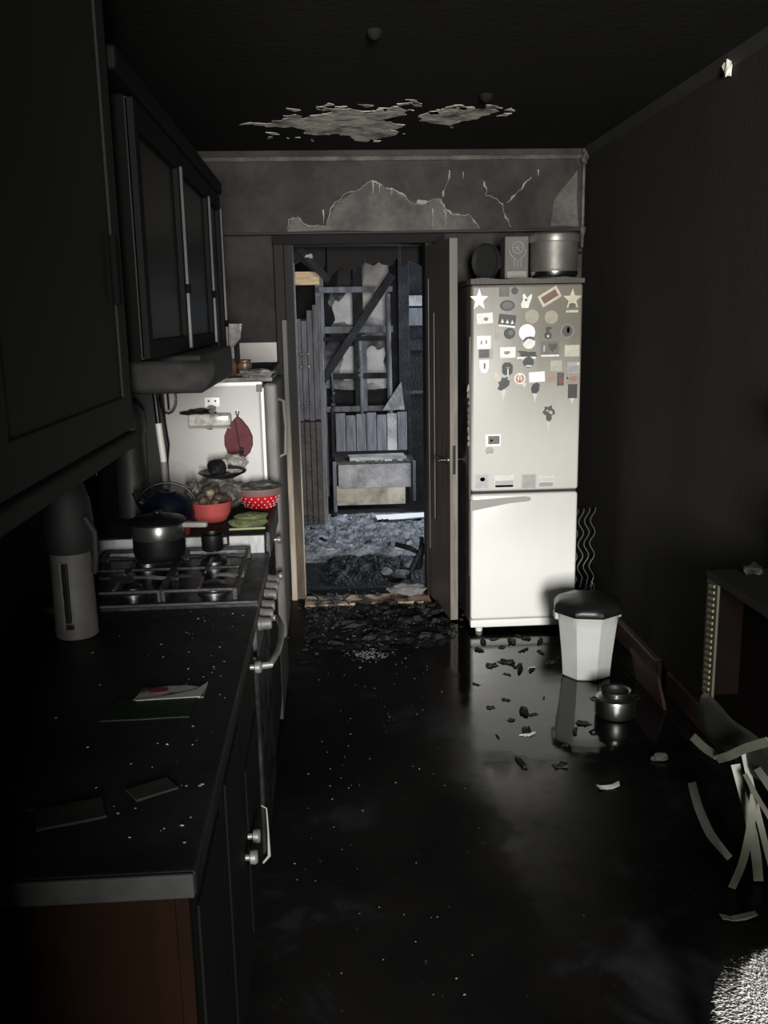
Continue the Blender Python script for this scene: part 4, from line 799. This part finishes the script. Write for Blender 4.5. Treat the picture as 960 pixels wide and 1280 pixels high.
# ------------------------------------------------------------------ things on the far worktop
ZT = .93
t = thing('bowl', 'red enamel bowl with white dots beside the green cloth', 'bowl', (-.256, 3.295, ZT))
bp = [(.042, 0), (.050, .006), (.064, .030), (.073, .056)]
MB().lathe(bp+[(.070, .056), (.06, .03), (.045, .01), (0, .008)], 36).build('bowl_body', m_red, t, True)
MB().lathe([(.074, .055), (.080, .072), (.081, .080), (.077, .080), (.072, .060)], 36).build('rim_band', m_rim, t, True)
MB().lump((0, 0, .080), (.066, .062, .020), 21, .3, 3, 2).build('contents', mat('charred_food', (.05, .05, .045), .6, dirt=(.12, .115, .10), amt=.4, scale=20, bump=.6), t, True)
for row, (z, r) in enumerate(((.012, .0545), (.023, .061), (.034, .066), (.046, .0703))):
    for k in range(18):
        a = 2*math.pi*(k+.5*(row % 2))/18
        if math.sin(a) < .25:
            MB().lathe([(.0034, -.001), (.003, .0012), (0, .0016)], 8, T(r*math.cos(a), r*math.sin(a), z) @ RZ(a) @ RY(R(62))).build('dot', m_dot, t)
t = thing('bowl', 'coral pink plastic bowl heaped with potatoes', 'bowl', (-.408, 3.105, ZT))
MB().lathe([(.044, 0), (.052, .004), (.066, .030), (.072, .066), (.074, .070), (.070, .070), (.062, .03), (.045, .008), (0, .006)], 36).build('bowl_body', m_pink, t, True)
rnd = random.Random(4)
pot = []
for k in range(13):
    a = k*2.4; r = .012*math.sqrt(k)*1.2; z = ZT+.062+.030*(1-k/13)+(.014 if k < 4 else 0)
    o = MB().lump((0, 0, 0), (.021, .017, .016), k, .12, 2, 1.2).build('potato', m_onion if k in (2, 6, 9) else m_potato, loc=(-.408+r*math.cos(a), 3.105+r*math.sin(a), z), rot=(0, 0, a), smooth=True)
    tag(o, 'sooty potato heaped in the coral pink bowl' if k not in (2, 6, 9) else 'pale clean potato in the coral pink bowl', 'potato', 'potatoes in the pink bowl' if k not in (2, 6, 9) else 'pale potatoes in the pink bowl')
def crumple(c, size, seed, m, name, label, cat='bag', sub=4):
    b = MB().lump((0, 0, 0), size, seed, .16, sub, 2.2)
    b.v = [p+noise.noise_vector(p*34+Vector((seed, 0, 0)))*.010+noise.noise_vector(p*80)*.004 for p in b.v]
    zb = min(p.z for p in b.v); b.v = [Vector((p.x, p.y, p.z-zb)) for p in b.v]
    o = b.build(name, m, loc=c); return tag(o, label, cat)
crumple((-.395, 3.275, ZT), (.085, .070, .058), 5, m_bag, 'plastic_bag', 'crumpled grey plastic bag behind the pink bowl')
crumple((-.475, 3.20, ZT), (.03, .035, .06), 15, m_bag, 'plastic_bag', 'small crumpled bag beside the pink bowl by the kettle')
t = thing('serving_dish', 'shallow grey dish lying on the crumpled bag', 'dish', (-.385, 3.285, 1.045))
MB().lathe([(.03, 0), (.05, .006), (.085, .022), (.083, .026), (.05, .012), (0, .008)], 26).build('dish_body', m_steelD, t, True)
tag(MB().lump((0, 0, .028), (.034, .030, .034), 9, .14, 3, 1.5).build('dark_ladle_bowl', m_char, loc=(-.400, 3.275, 1.057), smooth=True), 'black rounded lump sitting in the grey dish', 'lump')
crumple((-.345, 3.295, 1.056), (.048, .036, .032), 8, m_foil, 'cling_film', 'crumpled pale film bundled in the grey dish', 'film')
tag(MB().tube([(-.36, 3.25, 1.092), (-.32, 3.25, 1.088), (-.295, 3.25, 1.078)], [.007, .005, .004], 8).build('tool_handle', m_black, smooth=True), 'short black handle poking from the pale film', 'handle')
# green cloth
b = MB().rbox((-.062, -.034, 0), (.060, .034, .020), .006, seg=3).rbox((-.052, -.026, .020), (.056, .034, .036), .006)
bmx = b
t = thing('sponge_cloth', 'folded green sponge cloth at the worktop edge', 'cloth', (-.272, 2.985, ZT), R(4))
MB().lump((0, 0, .018), (.066, .042, .018), 6, .14, 3, 1.6).build('lower_fold', m_green, t, True)
MB().lump((.008, .008, .036), (.054, .034, .013), 16, .18, 3, 1.8).build('upper_fold', m_green, t, True)
MB().rbox((-.064, -.046, .001), (.054, -.032, .008), .003).build('pale_hem', m_greenL, t, True)

# ------------------------------------------------------------------ things on the stove
t = thing('saucepan', 'blackened steel saucepan with lid on the stove', 'pan', (-.515, 2.71, GZ+.004))
MB().lathe([(.062, 0), (.072, .006), (.077, .02), (.077, .105), (.080, .108), (.075, .108), (.072, .02), (0, .012)], 36).build('pan_body', m_steelD, t, True)
MB().lathe([(.0775, .062), (.0782, .064), (.0782, .106), (.0775, .107)], 36).build('upper_band', mat('dull_steel_band', (.22, .22, .22), .3, .9, dirt=(.08, .08, .08), amt=.45, scale=8), t, True)
MB().lathe([(.083, .107), (.084, .112), (.076, .120), (.03, .132), (0, .133)], 36).build('lid', m_steelD, t, True)
MB().lathe([(.006, .13), (.006, .134), (.015, .137), (.015, .141), (0, .143)], 16).build('lid_knob', m_black, t, True)
MB().rbox((.074, -.012, .092), (.150, .012, .108), .005, RZ(R(-8))).build('pan_handle', mat('grey_handle', (.22, .21, .2), .45), t, True)
t = thing('kettle', 'dark blue kettle with an arched steel handle behind the saucepan', 'kettle', (-.535, 3.0, ZT))
MB().lathe([(.075, 0), (.085, .008), (.086, .05), (.075, .095), (.05, .118), (.03, .122), (0, .123)], 36).build('kettle_body', m_blue, t, True)
MB().tube([(-.080+.0, 0, .085)]+[(-.094*math.cos(a), 0, .082+.072*math.sin(a)) for a in [R(8+k*14.9) for k in range(12)]]+[(.080, 0, .085)], .0055, 8).build('handle_arch', m_chrome, t, True)
MB().lathe([(.03, .121), (.034, .126), (.012, .129), (.008, .134), (0, .135)], 20).build('lid', m_black, t, True)
MB().tube([(-.070, .03, .06), (-.10, .045, .085), (-.115, .052, .115)], [.018, .013, .010], 10).build('spout', m_black, t, True)
t = thing('cup', 'small dark red cup between kettle and pink bowl', 'cup', (-.475, 2.905, ZT))
MB().lathe([(.02, 0), (.024, .004), (.027, .05), (.025, .05), (.02, .008), (0, .006)], 20).build('cup_body', mat('dark_red_cup', (.10, .012, .014), .3), t, True)
t = thing('mug', 'blackened metal mug on the stove burner before the grey panel', 'mug', (-.366, 2.775, GZ+.004))
MB().lathe([(.030, 0), (.033, .004), (.034, .050), (.031, .052), (.029, .01), (0, .006)], 26).build('mug_body', m_steelD, t, True)
MB().tube([(.032, 0, .042), (.048, 0, .040), (.048, 0, .016), (.032, 0, .012)], .004, 8).build('mug_handle', m_black, t, True)
# dark things at the wall behind
t = thing('pipe_stand', 'pale upright gas pipe between kettle and white refrigerator', 'pipe', (-.60, 3.36, 0))
MB().tube([(0, 0, .93), (-.002, 0, 1.10)], .013, 12).build('lower_pipe', mat('grey_pipe', (.28, .27, .26), .4, dirt=(.10, .1, .1), amt=.4, scale=8), t, True)
MB().tube([(-.002, 0, 1.10), (-.012, 0, 1.24)], .012, 12).build('pipe_sleeve', m_white, t, True)
MB().tube([(-.012, 0, 1.24), (-.02, 0, 1.40)], .010, 12).build('upper_pipe', m_steelD, t, True)
tag(MB().tube([(-.57, 3.35, 1.29)]+[(-.572+.030*math.sin(k*R(30)), 3.35, 1.325+.05*math.cos(k*R(30))) for k in range(11)]+[(-.58, 3.36, 1.16), (-.592, 3.36, 1.08)], .004, 6).build('cable_loop', m_steelD, smooth=True), 'thin cable loop hanging beside the gas pipe', 'cable')
t = thing('canister', 'tall sooty dark canister standing behind the saucepan', 'canister', (-.690, 3.22, ZT))
MB().lathe([(.050, 0), (.054, .005), (.052, .28), (.058, .30), (.058, .36), (.03, .40), (0, .405)], 28).build('canister_body', mat('sooty_canister', (.018, .018, .0172), .5, dirt=(.008, .008, .008), amt=.45, scale=5), t, True)
MB().rbox((-.060, -.030, .27), (-.050, -.020, .33), .003, RY(R(-14))).build('label_strip', m_white, t)
tag(MB().tube([(-.62, 3.0, .0+ZT+.004), (-.62, 3.0, ZT+.05)], .02, 12).build('small_jar', m_steelD, smooth=True), 'small dull metal jar at the wall beside the kettle', 'jar')
tag(MB().tube([(-.72, 2.62, 1.16), (-.705, 2.62, 1.18), (-.66, 2.62, 1.18)], .006, 8).build('wall_hook', m_steelD, smooth=True), 'dull metal hook on the black wall behind the stove', 'hook')

# ------------------------------------------------------------------ things on the near worktop
t = thing('thermo_pot', 'sooty cream thermos jug with black domed top and dark gauge slot', 'thermos', (-.622, 2.165, WT))
MB().lathe([(.045, 0), (.050, .004), (.050, .012), (.049, .10), (.047, .205), (.048, .21)], 36).build('jug_body', m_thermo, t, True)
MB().lathe([(.050, .21), (.056, .23), (.060, .27), (.055, .33), (.042, .37), (.02, .385), (0, .387)], 36).build('jug_top', m_blackm, t, True)
sl = MB().rbox((-.010, -.0535, .045), (.004, -.042, .19), .003).build('gauge_slot', m_black, t)
MB().rbox((-.017, -.0515, .03), (-.0105, -.040, .195), .002).build('gauge_frame', m_thermo, t)
MB().rbox((-.010, -.0545, .030), (.008, -.043, .042), .002).build('spout_button', m_black, t)
MB().tube([(.05+.0, -.04, .30), (.068, -.03, .26), (.066, -.03, .20), (.058, -.02, .16)], .008, 8).build('jug_handle', m_blackm, t, True)
t = thing('food_packet', 'torn white paper packet with a red print on the black worktop', 'packet', (-.335, 1.775, WT+.001), R(4))
MB().prism(ragged([(-.07, -.030), (.066, -.036), (.074, .045), (.058, .018), (.03, .032), (-.06, .034)], 2, .004, 4), .003).build('paper', m_paper, t)
MB().prism([(x*.9-.026, y+.010) for x, y in oval(.044, .026, 16)], .002, T(0, 0, .003)).build('red_print', m_paperred, t)
MB().prism([(-.065, -.034), (.06, -.036), (.072, .040), (.050, .0), (.0, -.018)], .0015, T(0, 0, .003)).build('white_border', mat('paper_white', (.20, .20, .185), .7), t)
tag(MB().prism(ragged([(-.09, -.05), (.08, -.045), (.08, .05), (-.085, .05)], 5, .006, 4), .003).build('green_packet', m_greendark, loc=(-.36, 1.70, WT+.0005)), 'dark green packet lying under the torn paper packet', 'packet')
for k, (x, y, sx, sy, a, lab) in enumerate(((-.30, 1.38, .035, .022, .6, 'small sooty card nearest the worktop edge'), (-.415, 1.315, .05, .03, .3, 'larger sooty grey card lying flat on the worktop'), (-.50, 1.36, .022, .03, .1, 'small square sooty card farthest from the worktop edge'))):
    tag(MB().prism(ragged(rect(sx*2, sy*2), k, .004, 4), .004).build('sooty_card', mat('sooty_card_paper', (.016, .0155, .0135), .85, spec=.15, dirt=(.008, .008, .0075), amt=.4, scale=20), loc=(x, y, WT+.0005), rot=(0, 0, a)), lab, 'card')

# ------------------------------------------------------------------ striped cabinet, plastic strips and fur on the dark-wall side
SX = 1.10
t = thing('side_cabinet', 'open dark cabinet with a notched olive edge band against the black wall', 'cabinet', (0, 0, 0))
MB().rbox((SX-.006, 1.2, .835), (XR-.03, 2.54, .858), .004).build('top_board', mat('sooty_cabinet_top', (.008, .0077, .007), .7, spec=.15), t)
MB().rbox((SX+.004, 2.515, .40), (XR-.03, 2.535, .835), .003).build('end_panel', m_shelf, t)
MB().box((XR-.05, 1.2, .40), (XR-.035, 2.515, .835)).build('back_panel', m_shelf, t)
MB().rbox((SX+.01, 1.2, .46), (XR-.05, 2.515, .478), .003).build('shelf', m_shelf, t)
MB().rbox((SX+.01, 1.2, .40), (XR-.05, 2.515, .418), .003).build('bottom_board', m_shelf, t)
MB().rbox((SX+.10, 1.9, .478), (SX+.115, 2.515, .835), .003).build('inner_panel', m_shelf, t)
for y in (1.25, 2.46):
    MB().rbox((XR-.09, y, 0), (XR-.05, y+.04, .40), .003).build('leg', m_cabin, t)
eb = MB().rbox((SX-.004, 2.462, .395), (SX+.004, 2.537, .835), .002).build('edge_band', m_shelfed, t)
m_notch = mat('pale_olive', (.11, .11, .062), .6)
for k in range(20):
    z = .815-k*.0185
    MB().prism([(-.020, 0), (.016, .006), (.016, .014), (-.020, .009)], .004, T(SX-.004, 2.496, z) @ RZ(R(-90)) @ FACE).build('edge_notch', m_notch, eb)
# hanging films and peeled strips
def band(name, pts, width, m, label, th=.002, group=None):
    P = [Vector(p) for p in pts]; out = []
    for i in range(len(P)-1):
        p0 = P[max(i-1, 0)]; p1 = P[i]; p2 = P[i+1]; p3 = P[min(i+2, len(P)-1)]
        for q in range(5):
            s = q/5; out.append(.5*((2*p1)+(p2-p0)*s+(2*p0-5*p1+4*p2-p3)*s*s+(3*p1-p0-3*p2+p3)*s**3))
    out.append(P[-1])
    vd = Vector((-.36, -.86, .36)); wv = []
    for i in range(len(out)):
        tg = (out[min(i+1, len(out)-1)]-out[max(i-1, 0)]).normalized(); wv.append(tg.cross(vd).normalized()*width)
    o = MB().strip(out, wv, th).build(name, m, smooth=True)
    return tag(o, label, 'strip', group)
SH = [
 ([(1.06, 2.493, .356), (1.062, 2.41, .360), (1.066, 2.338, .372)], .024, m_pvc, 'short pale strip end sticking out below the notched edge'),
 ([(1.066, 2.335, .362), (1.058, 2.245, .418), (1.055, 2.144, .491), (1.055, 2.03, .565)], .024, m_pvc, 'pale plastic strip bowing across under the cabinet shelf'),
 ([(1.068, 2.222, .405), (1.09, 2.18, .29), (1.13, 2.20, .15), (1.184, 2.278, .010)], .026, m_pvc, 'wide pale strip hanging straight down to the floor'),
 ([(1.06, 2.093, .388), (1.064, 2.108, .293), (1.078, 2.165, .15), (1.096, 2.255, .008)], .020, m_pvc, 'pale strip curling down and back towards the bin'),
 ([(1.062, 2.155, .412), (1.062, 2.084, .388), (1.062, 2.01, .370)], .012, m_pvc, 'narrow pale strip slanting away under the shelf'),
 ([(1.075, 2.11, .452), (1.075, 2.05, .440), (1.075, 1.97, .425)], .026, m_pvc, 'pale strip behind the slanting narrow one'),
 ([(1.075, 2.20, .46), (1.09, 2.15, .34), (1.15, 2.17, .16), (1.22, 2.24, .010)], .016, m_pvc, 'dim strip hanging behind the wide one to the floor'),
 ([(1.219, 2.853, .004), (1.178, 2.697, .006), (1.150, 2.544, .008), (1.148, 2.455, .006), (1.151, 2.40, .004)], .028, m_pvcW, 'separate curved whitish strip lying on the floor before the cabinet'),
]
for pts, wd, m, lab in SH: band('plastic_strip', pts, wd, m, lab, group='peeled plastic strips')
vv, ff = [], []; n = 12
for j in range(7):
    for i in range(n+1):
        u = i/n; v = j/6
        vv.append((1.092-.012*math.sin(v*3), 2.50-.46*u+.01*math.sin(v*7), .492+.02*u-(.115-.03*u)*v-.03*math.sin(u*math.pi)*v+.006*math.sin(u*11+v*5)))
for j in range(6):
    for i in range(n): a = j*(n+1)+i; ff.append((a, a+1, a+n+2, a+n+1))
o = tag(MB().add(vv, ff).build('plastic_film', m_olive, smooth=True), 'dull olive plastic film sagging from the cabinet shelf', 'film'); sm = o.modifiers.new('thickness', 'SOLIDIFY'); sm.thickness = .0015
tag(MB().lump((0, 0, .018), (.028, .02, .018), 14, .3).build('charred_lump', m_char, loc=(1.20, 2.47, .858)), 'small charred lump on the top of the striped cabinet', 'debris')
t = thing('wall_plant', 'charred spiky sprig hanging on the black wall above the cabinet', 'plant', (1.40, 2.62, 1.28))
for k in range(26):
    a = k*2.4; r = .05+.05*((k*37) % 10)/10
    MB().tube([(0, 0, 0), (-.02, r*.5*math.cos(a), r*.5*math.sin(a)), (-.03-.002*k % 3, r*math.cos(a), r*math.sin(a))], [.004, .004, .001], 5).build('leaf', mat('charred_leaf', (.03, .028, .025), .6) if k == 0 else bpy.data.materials['charred_leaf'], t)
tag(MB().lathe([(.045, 0), (.05, .005), (.052, .18), (.03, .22), (.018, .24), (.018, .28), (0, .28)], 24).build('dark_bottle', m_black, loc=(1.32, 2.25, .858), smooth=True), 'black glossy bottle on the striped cabinet', 'bottle')
# fur-covered stool
t = thing('fur_stool', 'stool with a white shaggy fur cover at the photographer’s side'.replace('’', ''), 'stool', (.850, 1.300, 0))
SR, SZ = .205, .36
MB().lathe([(SR*.9, SZ), (SR, SZ+.02), (SR*.98, SZ+.05), (SR*.8, SZ+.075), (SR*.4, SZ+.088), (0, SZ+.09)], 40).build('seat', m_furbase, t, True)
for k in range(4):
    a = R(45+90*k); MB().tube([(.16*math.cos(a), .16*math.sin(a), 0), (.12*math.cos(a), .12*math.sin(a), SZ+.01)], [.012, .017], 10).build('leg', m_wood_leg, t, True)
rnd = random.Random(12); b = MB()
for k in range(60000):
    a = rnd.uniform(0, 6.283); q = math.sqrt(rnd.random()); r = SR*q
    z = SZ+(.09-.005*q if q < .4 else .088-.013*(q-.4)/.4 if q < .8 else .075-.025*(q-.8)/.18 if q < .98 else rnd.uniform(.0, .05))
    base = Vector((r*math.cos(a), r*math.sin(a), z-.001)); d = Vector((math.cos(a)*q**2+rnd.gauss(0, .28), math.sin(a)*q**2+rnd.gauss(0, .28), 1.0-.75*q+rnd.gauss(0, .15))).normalized()*rnd.uniform(.009, .017)
    sd = d.cross(Vector((rnd.gauss(0, 1), rnd.gauss(0, 1), rnd.gauss(0, 1)))).normalized()*.0008
    n0 = len(b.v); b.v += [base-sd, base+sd, base+d*.6+Vector((0, 0, -.001))+sd*.6, base+d+Vector((0, 0, -.006))]; b.f.append((n0, n0+1, n0+2, n0+3))
o = b.build('fur', m_fur, t); o['kind'] = 'stuff'

# ------------------------------------------------------------------ burnt room
t = thing('burnt_bench', 'burnt wooden bench with a plank backrest in the far room', 'bench', (.37, 7.62, 0))
bw = .31
for k in range(7):
    x0 = -bw+k*2*bw/7
    MB().rbox((x0+.003, .28, .47), (x0+2*bw/7-.003, .305, .80-.02*((k*5) % 3)*.5), .003).build('back_plank', m_farwood if k != 5 else m_farpale, t)
MB().box((-bw-.02, .30, 0), (bw+.02, .33, .50)).build('back_frame', m_fardark, t)
MB().rbox((-bw-.02, -.02, .40), (bw+.03, .30, .425), .004).build('seat', m_charbrown, t)
MB().rbox((-.20, .02, .425), (.28, .24, .45), .004, RZ(R(3))).build('seat_board', m_farpale, t)
MB().rbox((-bw+.01, -.03, .20), (bw, -.012, .40), .004).build('front_apron', m_farpale, t)
MB().rbox((-bw-.005, .10, .03), (bw-.04, .115, .20), .004).build('lower_panel', mat('scorched_cream_board', (.46, .42, .33), .6, dirt=(.13, .12, .11), amt=.42, scale=5, soft=.1), t)
MB().rbox((-bw-.035, -.04, 0), (-bw-.005, -.012, .43), .003).build('leg', m_farwood, t)
MB().rbox((bw+.012, -.04, .08), (bw+.038, -.012, .42), .003).build('leg', m_farwood, t)
MB().rbox((-bw-.035, .29, 0), (-bw-.005, .32, .82), .003).build('leg', m_fardark, t)
MB().rbox((bw+.005, .29, 0), (bw+.035, .32, .82), .003).build('leg', m_fardark, t)
rnd = random.Random(3)
for k in range(16):
    x = .37+rnd.uniform(-.27, .3); o = put(shardsP[k % 5], 'plaster_fragment', x, 7.62+rnd.uniform(.0, .012) if k < 0 else 7.60+rnd.uniform(0, .02), .425, rnd.uniform(.5, .9), rnd.uniform(0, 6), 'pale plaster crumb on the burnt bench seat', 'debris', 'crumbs on the burnt bench')
# timber stud frame before the far wall
t = thing('burnt_stud_frame', 'burnt timber stud frame standing before the far wall', 'frame', (0, 0, 0))
FYY = 8.30
for x, wdt, z1, m in ((-.045, .075, 2.2, m_farwood), (.292, .085, 2.6, m_fardark), (.62, .10, 2.6, m_fardark)):
    MB().rbox((x-wdt/2, FYY, 0), (x+wdt/2, FYY+.06, z1), .004).build('post', m, t)
for z, h, m in ((1.842, .05, m_farwood), (1.498, .06, m_farwood), (1.42, .04, m_fardark), (1.091, .05, m_fardark), (.80, .05, m_farwood)):
    MB().rbox((-.05, FYY-.03, z-h/2), (.60, FYY, z+h/2), .004).build('rail', m, t)
MB().rbox((.315, FYY-.012, .80), (.36, FYY+.0, 1.45), .004).build('post', m_farwood, t)
tag(MB().rbox((-.035, -.025, -.62), (.035, .025, .62), .006, RY(R(35))).build('fallen_beam', m_fardark, loc=(.235, 8.20, 1.455)), 'fallen charred beam slanting across the stud frame', 'beam')
for k, (x, z0, z1, m) in enumerate(((.300, .80, 1.40, m_farwood), (.555, .0, 1.80, m_farwood), (.045, .45, 1.15, m_steelD))):
    b = MB().tube([(x, 8.22, 0), (x+.004, 8.22, z0+.3), (x-.004, 8.22, z1)], .016 if k != 1 else .022, 8)
    for q in range(5): b.lump((x, 8.21, z0+.3+q*.05), (.022, .018, .018), q+k*7, .4, 1)
    tag(b.build('scorched_pipe', m, smooth=True), ['shiny scorched pipe in the middle of the stud frame', 'pale upright pipe before the black post', 'short dull pipe beside the plank wardrobe'][k], 'pipe')
# char and bare plaster shapes behind the frame
wf = bpy.data.objects['wall_far']
def wplate(poly, m, nm, seed, th=.006): plate(ragged(poly, seed, .05, 5), th, FY1).build(nm, m, wf)
wplate([(.08, 1.55), (.32, 1.52), (.36, 1.95), (.20, 1.80), (.10, 1.72)], mat('bare_grey_plaster', (.62, .62, .64), .85, dirt=(.36, .35, .355), amt=.4, scale=5), 'plaster_patch', 1)
wplate([(.36, 1.60), (.66, 1.55), (.70, 2.2), (.38, 2.2)], mat('bare_warm_plaster', (.55, .53, .525), .85, dirt=(.28, .24, .22), amt=.42, scale=4), 'plaster_patch', 2)
wplate([(.10, 1.05), (.30, 1.0), (.32, 1.32), (.18, 1.36)], bpy.data.materials['bare_grey_plaster'], 'plaster_patch', 3)
wplate([(.38, .98), (.56, .95), (.58, 1.3), (.40, 1.34)], bpy.data.materials['bare_grey_plaster'], 'plaster_patch', 4)
wplate([(.58, 1.72), (.66, 1.72), (.66, 1.84), (.58, 1.84)], mat('exposed_brick', (.42, .2, .12), .8), 'brick', 5, .012)
wplate([(.58, 2.12), (.68, 2.12), (.68, 2.26), (.58, 2.26)], bpy.data.materials['exposed_brick'], 'brick', 6, .012)
wplate([(-.6, 1.3), (.02, 1.35), (.08, 1.6), (.02, 1.75), (.12, 1.95), (.10, 2.5), (-.6, 2.5)], m_fardark, 'charred_patch', 11, .010)
wplate([(-.3, .0), (.9, .0), (.9, .95), (-.3, .9)], m_fardark, 'charred_patch', 7)
# plank wardrobe side at the cabinet side of the far room
t = thing('burnt_wardrobe', 'ash-blue plank wardrobe side with bolts in the far room', 'wardrobe', (0, 0, 0))
for k in range(4):
    x0 = -.225+k*.043
    MB().rbox((x0+.002, 7.0, .84+.01*(k % 2)), (x0+.041, 7.018, (1.60, 1.585, 1.66, 1.70)[k]), .003).build('plank', m_farwood, t)
    MB().rbox((x0+.002, 7.004, .02), (x0+.041, 7.018, .83), .003).build('plank', m_charbrown, t)
MB().rbox((-.055, 6.985, 0), (-.02, 7.03, 1.76), .004).build('edge_post', m_farwood, t)
MB().box((-.40, 7.03, 0), (-.02, 7.06, 1.6)).build('back_board', m_fardark, t)
for z in (1.34, 1.25, .95):
    for x in (-.19, -.13): MB().lathe([(.012, 0), (.012, .012), (.008, .018), (0, .018)], 10, T(x, 7.0, z) @ RX(R(90))).build('bolt', m_steelD, t)
tag(MB().rbox((-.03, -.012, -.16), (.03, .012, .16), .003, RY(R(48))).build('loose_plank', m_farpale, loc=(-.19, 7.3, .22)), 'pale loose plank leaning beside the burnt wardrobe', 'plank')
# shelves behind the door leaf
t = thing('burnt_shelf_unit', 'burnt dark shelf unit with pale boards behind the door leaf', 'shelf', (0, 0, 0))
MB().rbox((.625, 8.03, 0), (.72, 8.07, 2.3), .004).build('side_board', m_fardark, t)
MB().box((.66, 8.2, 0), (1.3, 8.23, 2.3)).build('back_board', m_fardark, t)
for z, h, m in ((1.735, .09, m_farpale), (1.60, .15, m_farwood), (1.36, .10, m_fardark), (.95, .03, m_charbrown)):
    MB().rbox((.70, 8.09, z-h/2), (1.24, 8.12, z+h/2), .004).build('shelf_board', m, t)
b = MB().add([(.47, 7.90, .82), (.66, 7.90, .82), (.63, 7.88, 1.06), (.47, 7.95, .82), (.66, 7.95, .82), (.63, 7.93, 1.06)], [(0, 1, 2), (5, 4, 3), (0, 3, 4, 1), (1, 4, 5, 2), (2, 5, 3, 0)])
tag(b.build('hanging_rag', m_rag), 'triangular grey rag draped behind the bench backrest', 'rag')
# charred boards hanging under the door head, yellow wood behind
tag(MB().rbox((FX0, 5.9, 1.805), (-.03, 5.96, 1.885), .003).build('bare_wood_beam', m_faryellow), 'bare yellow wood beam end high up behind the doorway corner', 'beam') 
for k, (x0, x1, pts, lab) in enumerate(((-.30, .02, ((.02, 1.90), (-.06, 1.86), (-.12, 1.93), (-.2, 1.90), (-.3, 1.7)), 'ragged charred ceiling board hanging over the yellow beam end'), (.02, .24, ((.24, 1.93), (.20, 1.90), (.14, 1.87), (.08, 1.91), (.02, 1.80)), 'ragged charred ceiling board hanging between the yellow beam and the middle post'), (.24, .46, ((.46, 1.95), (.40, 1.91), (.35, 1.92), (.30, 1.90), (.24, 1.92)), 'ragged charred ceiling board hanging over the slanting beam'), (.46, .75, ((.75, 1.88), (.66, 1.92), (.58, 1.90), (.52, 1.93), (.46, 1.90)), 'ragged charred ceiling board hanging beside the door leaf'))):
    poly = [(x0, FZ), (x1, FZ)]+ragged(list(pts), k+20, .022, 6)[:25]
    tag(MB().prism([(a_, b_) for a_, b_ in poly][::-1], .025, T(0, 5.63+.03*k, 0) @ FACE).build('hanging_board', m_doordark), lab, 'board', 'hanging charred boards')
lath = tag(MB().box((-.02, -.015, -.16), (.02, .015, .16), RY(R(-42))).build('fallen_lath', m_fardark, loc=(-.08, 5.57, 1.935)), 'charred lath slanting before the yellow beam end', 'lath')
MB().lump((-.005, -.016, .02), (.022, .01, .012), 3, .4).build('paint_flake', m_chip, lath)
tag(MB().rbox((-.33, -.06, 0), (.33, .06, .012), .003, RZ(R(6)) @ RX(R(4))).build('white_floor_strip', mat('white_strip', (.80, .80, .80), .6), loc=(.68, 7.10, .052)), 'flat white strip on the ash beside the bench', 'board')  # thin white strip in one even colour, slightly tilted on the ash
rnd = random.Random(5)
for k in range(26):
    x = rnd.uniform(-.15, .75); y = rnd.uniform(6.1, 7.3); z = .035+.02*nz(x, y, 4, 7)+.025*nz(x, y, 11, 8)-.004
    put(shardsP[k % 5] if k % 3 else shards[k % 8], 'rubble_fragment', x, y, max(.02, z), rnd.uniform(.8, 2.2), rnd.uniform(0, 6), 'pale rubble fragment on the grey ash' if k % 3 else 'black rubble fragment on the grey ash', 'debris', 'pale fragments on the ash' if k % 3 else 'black fragments on the ash')
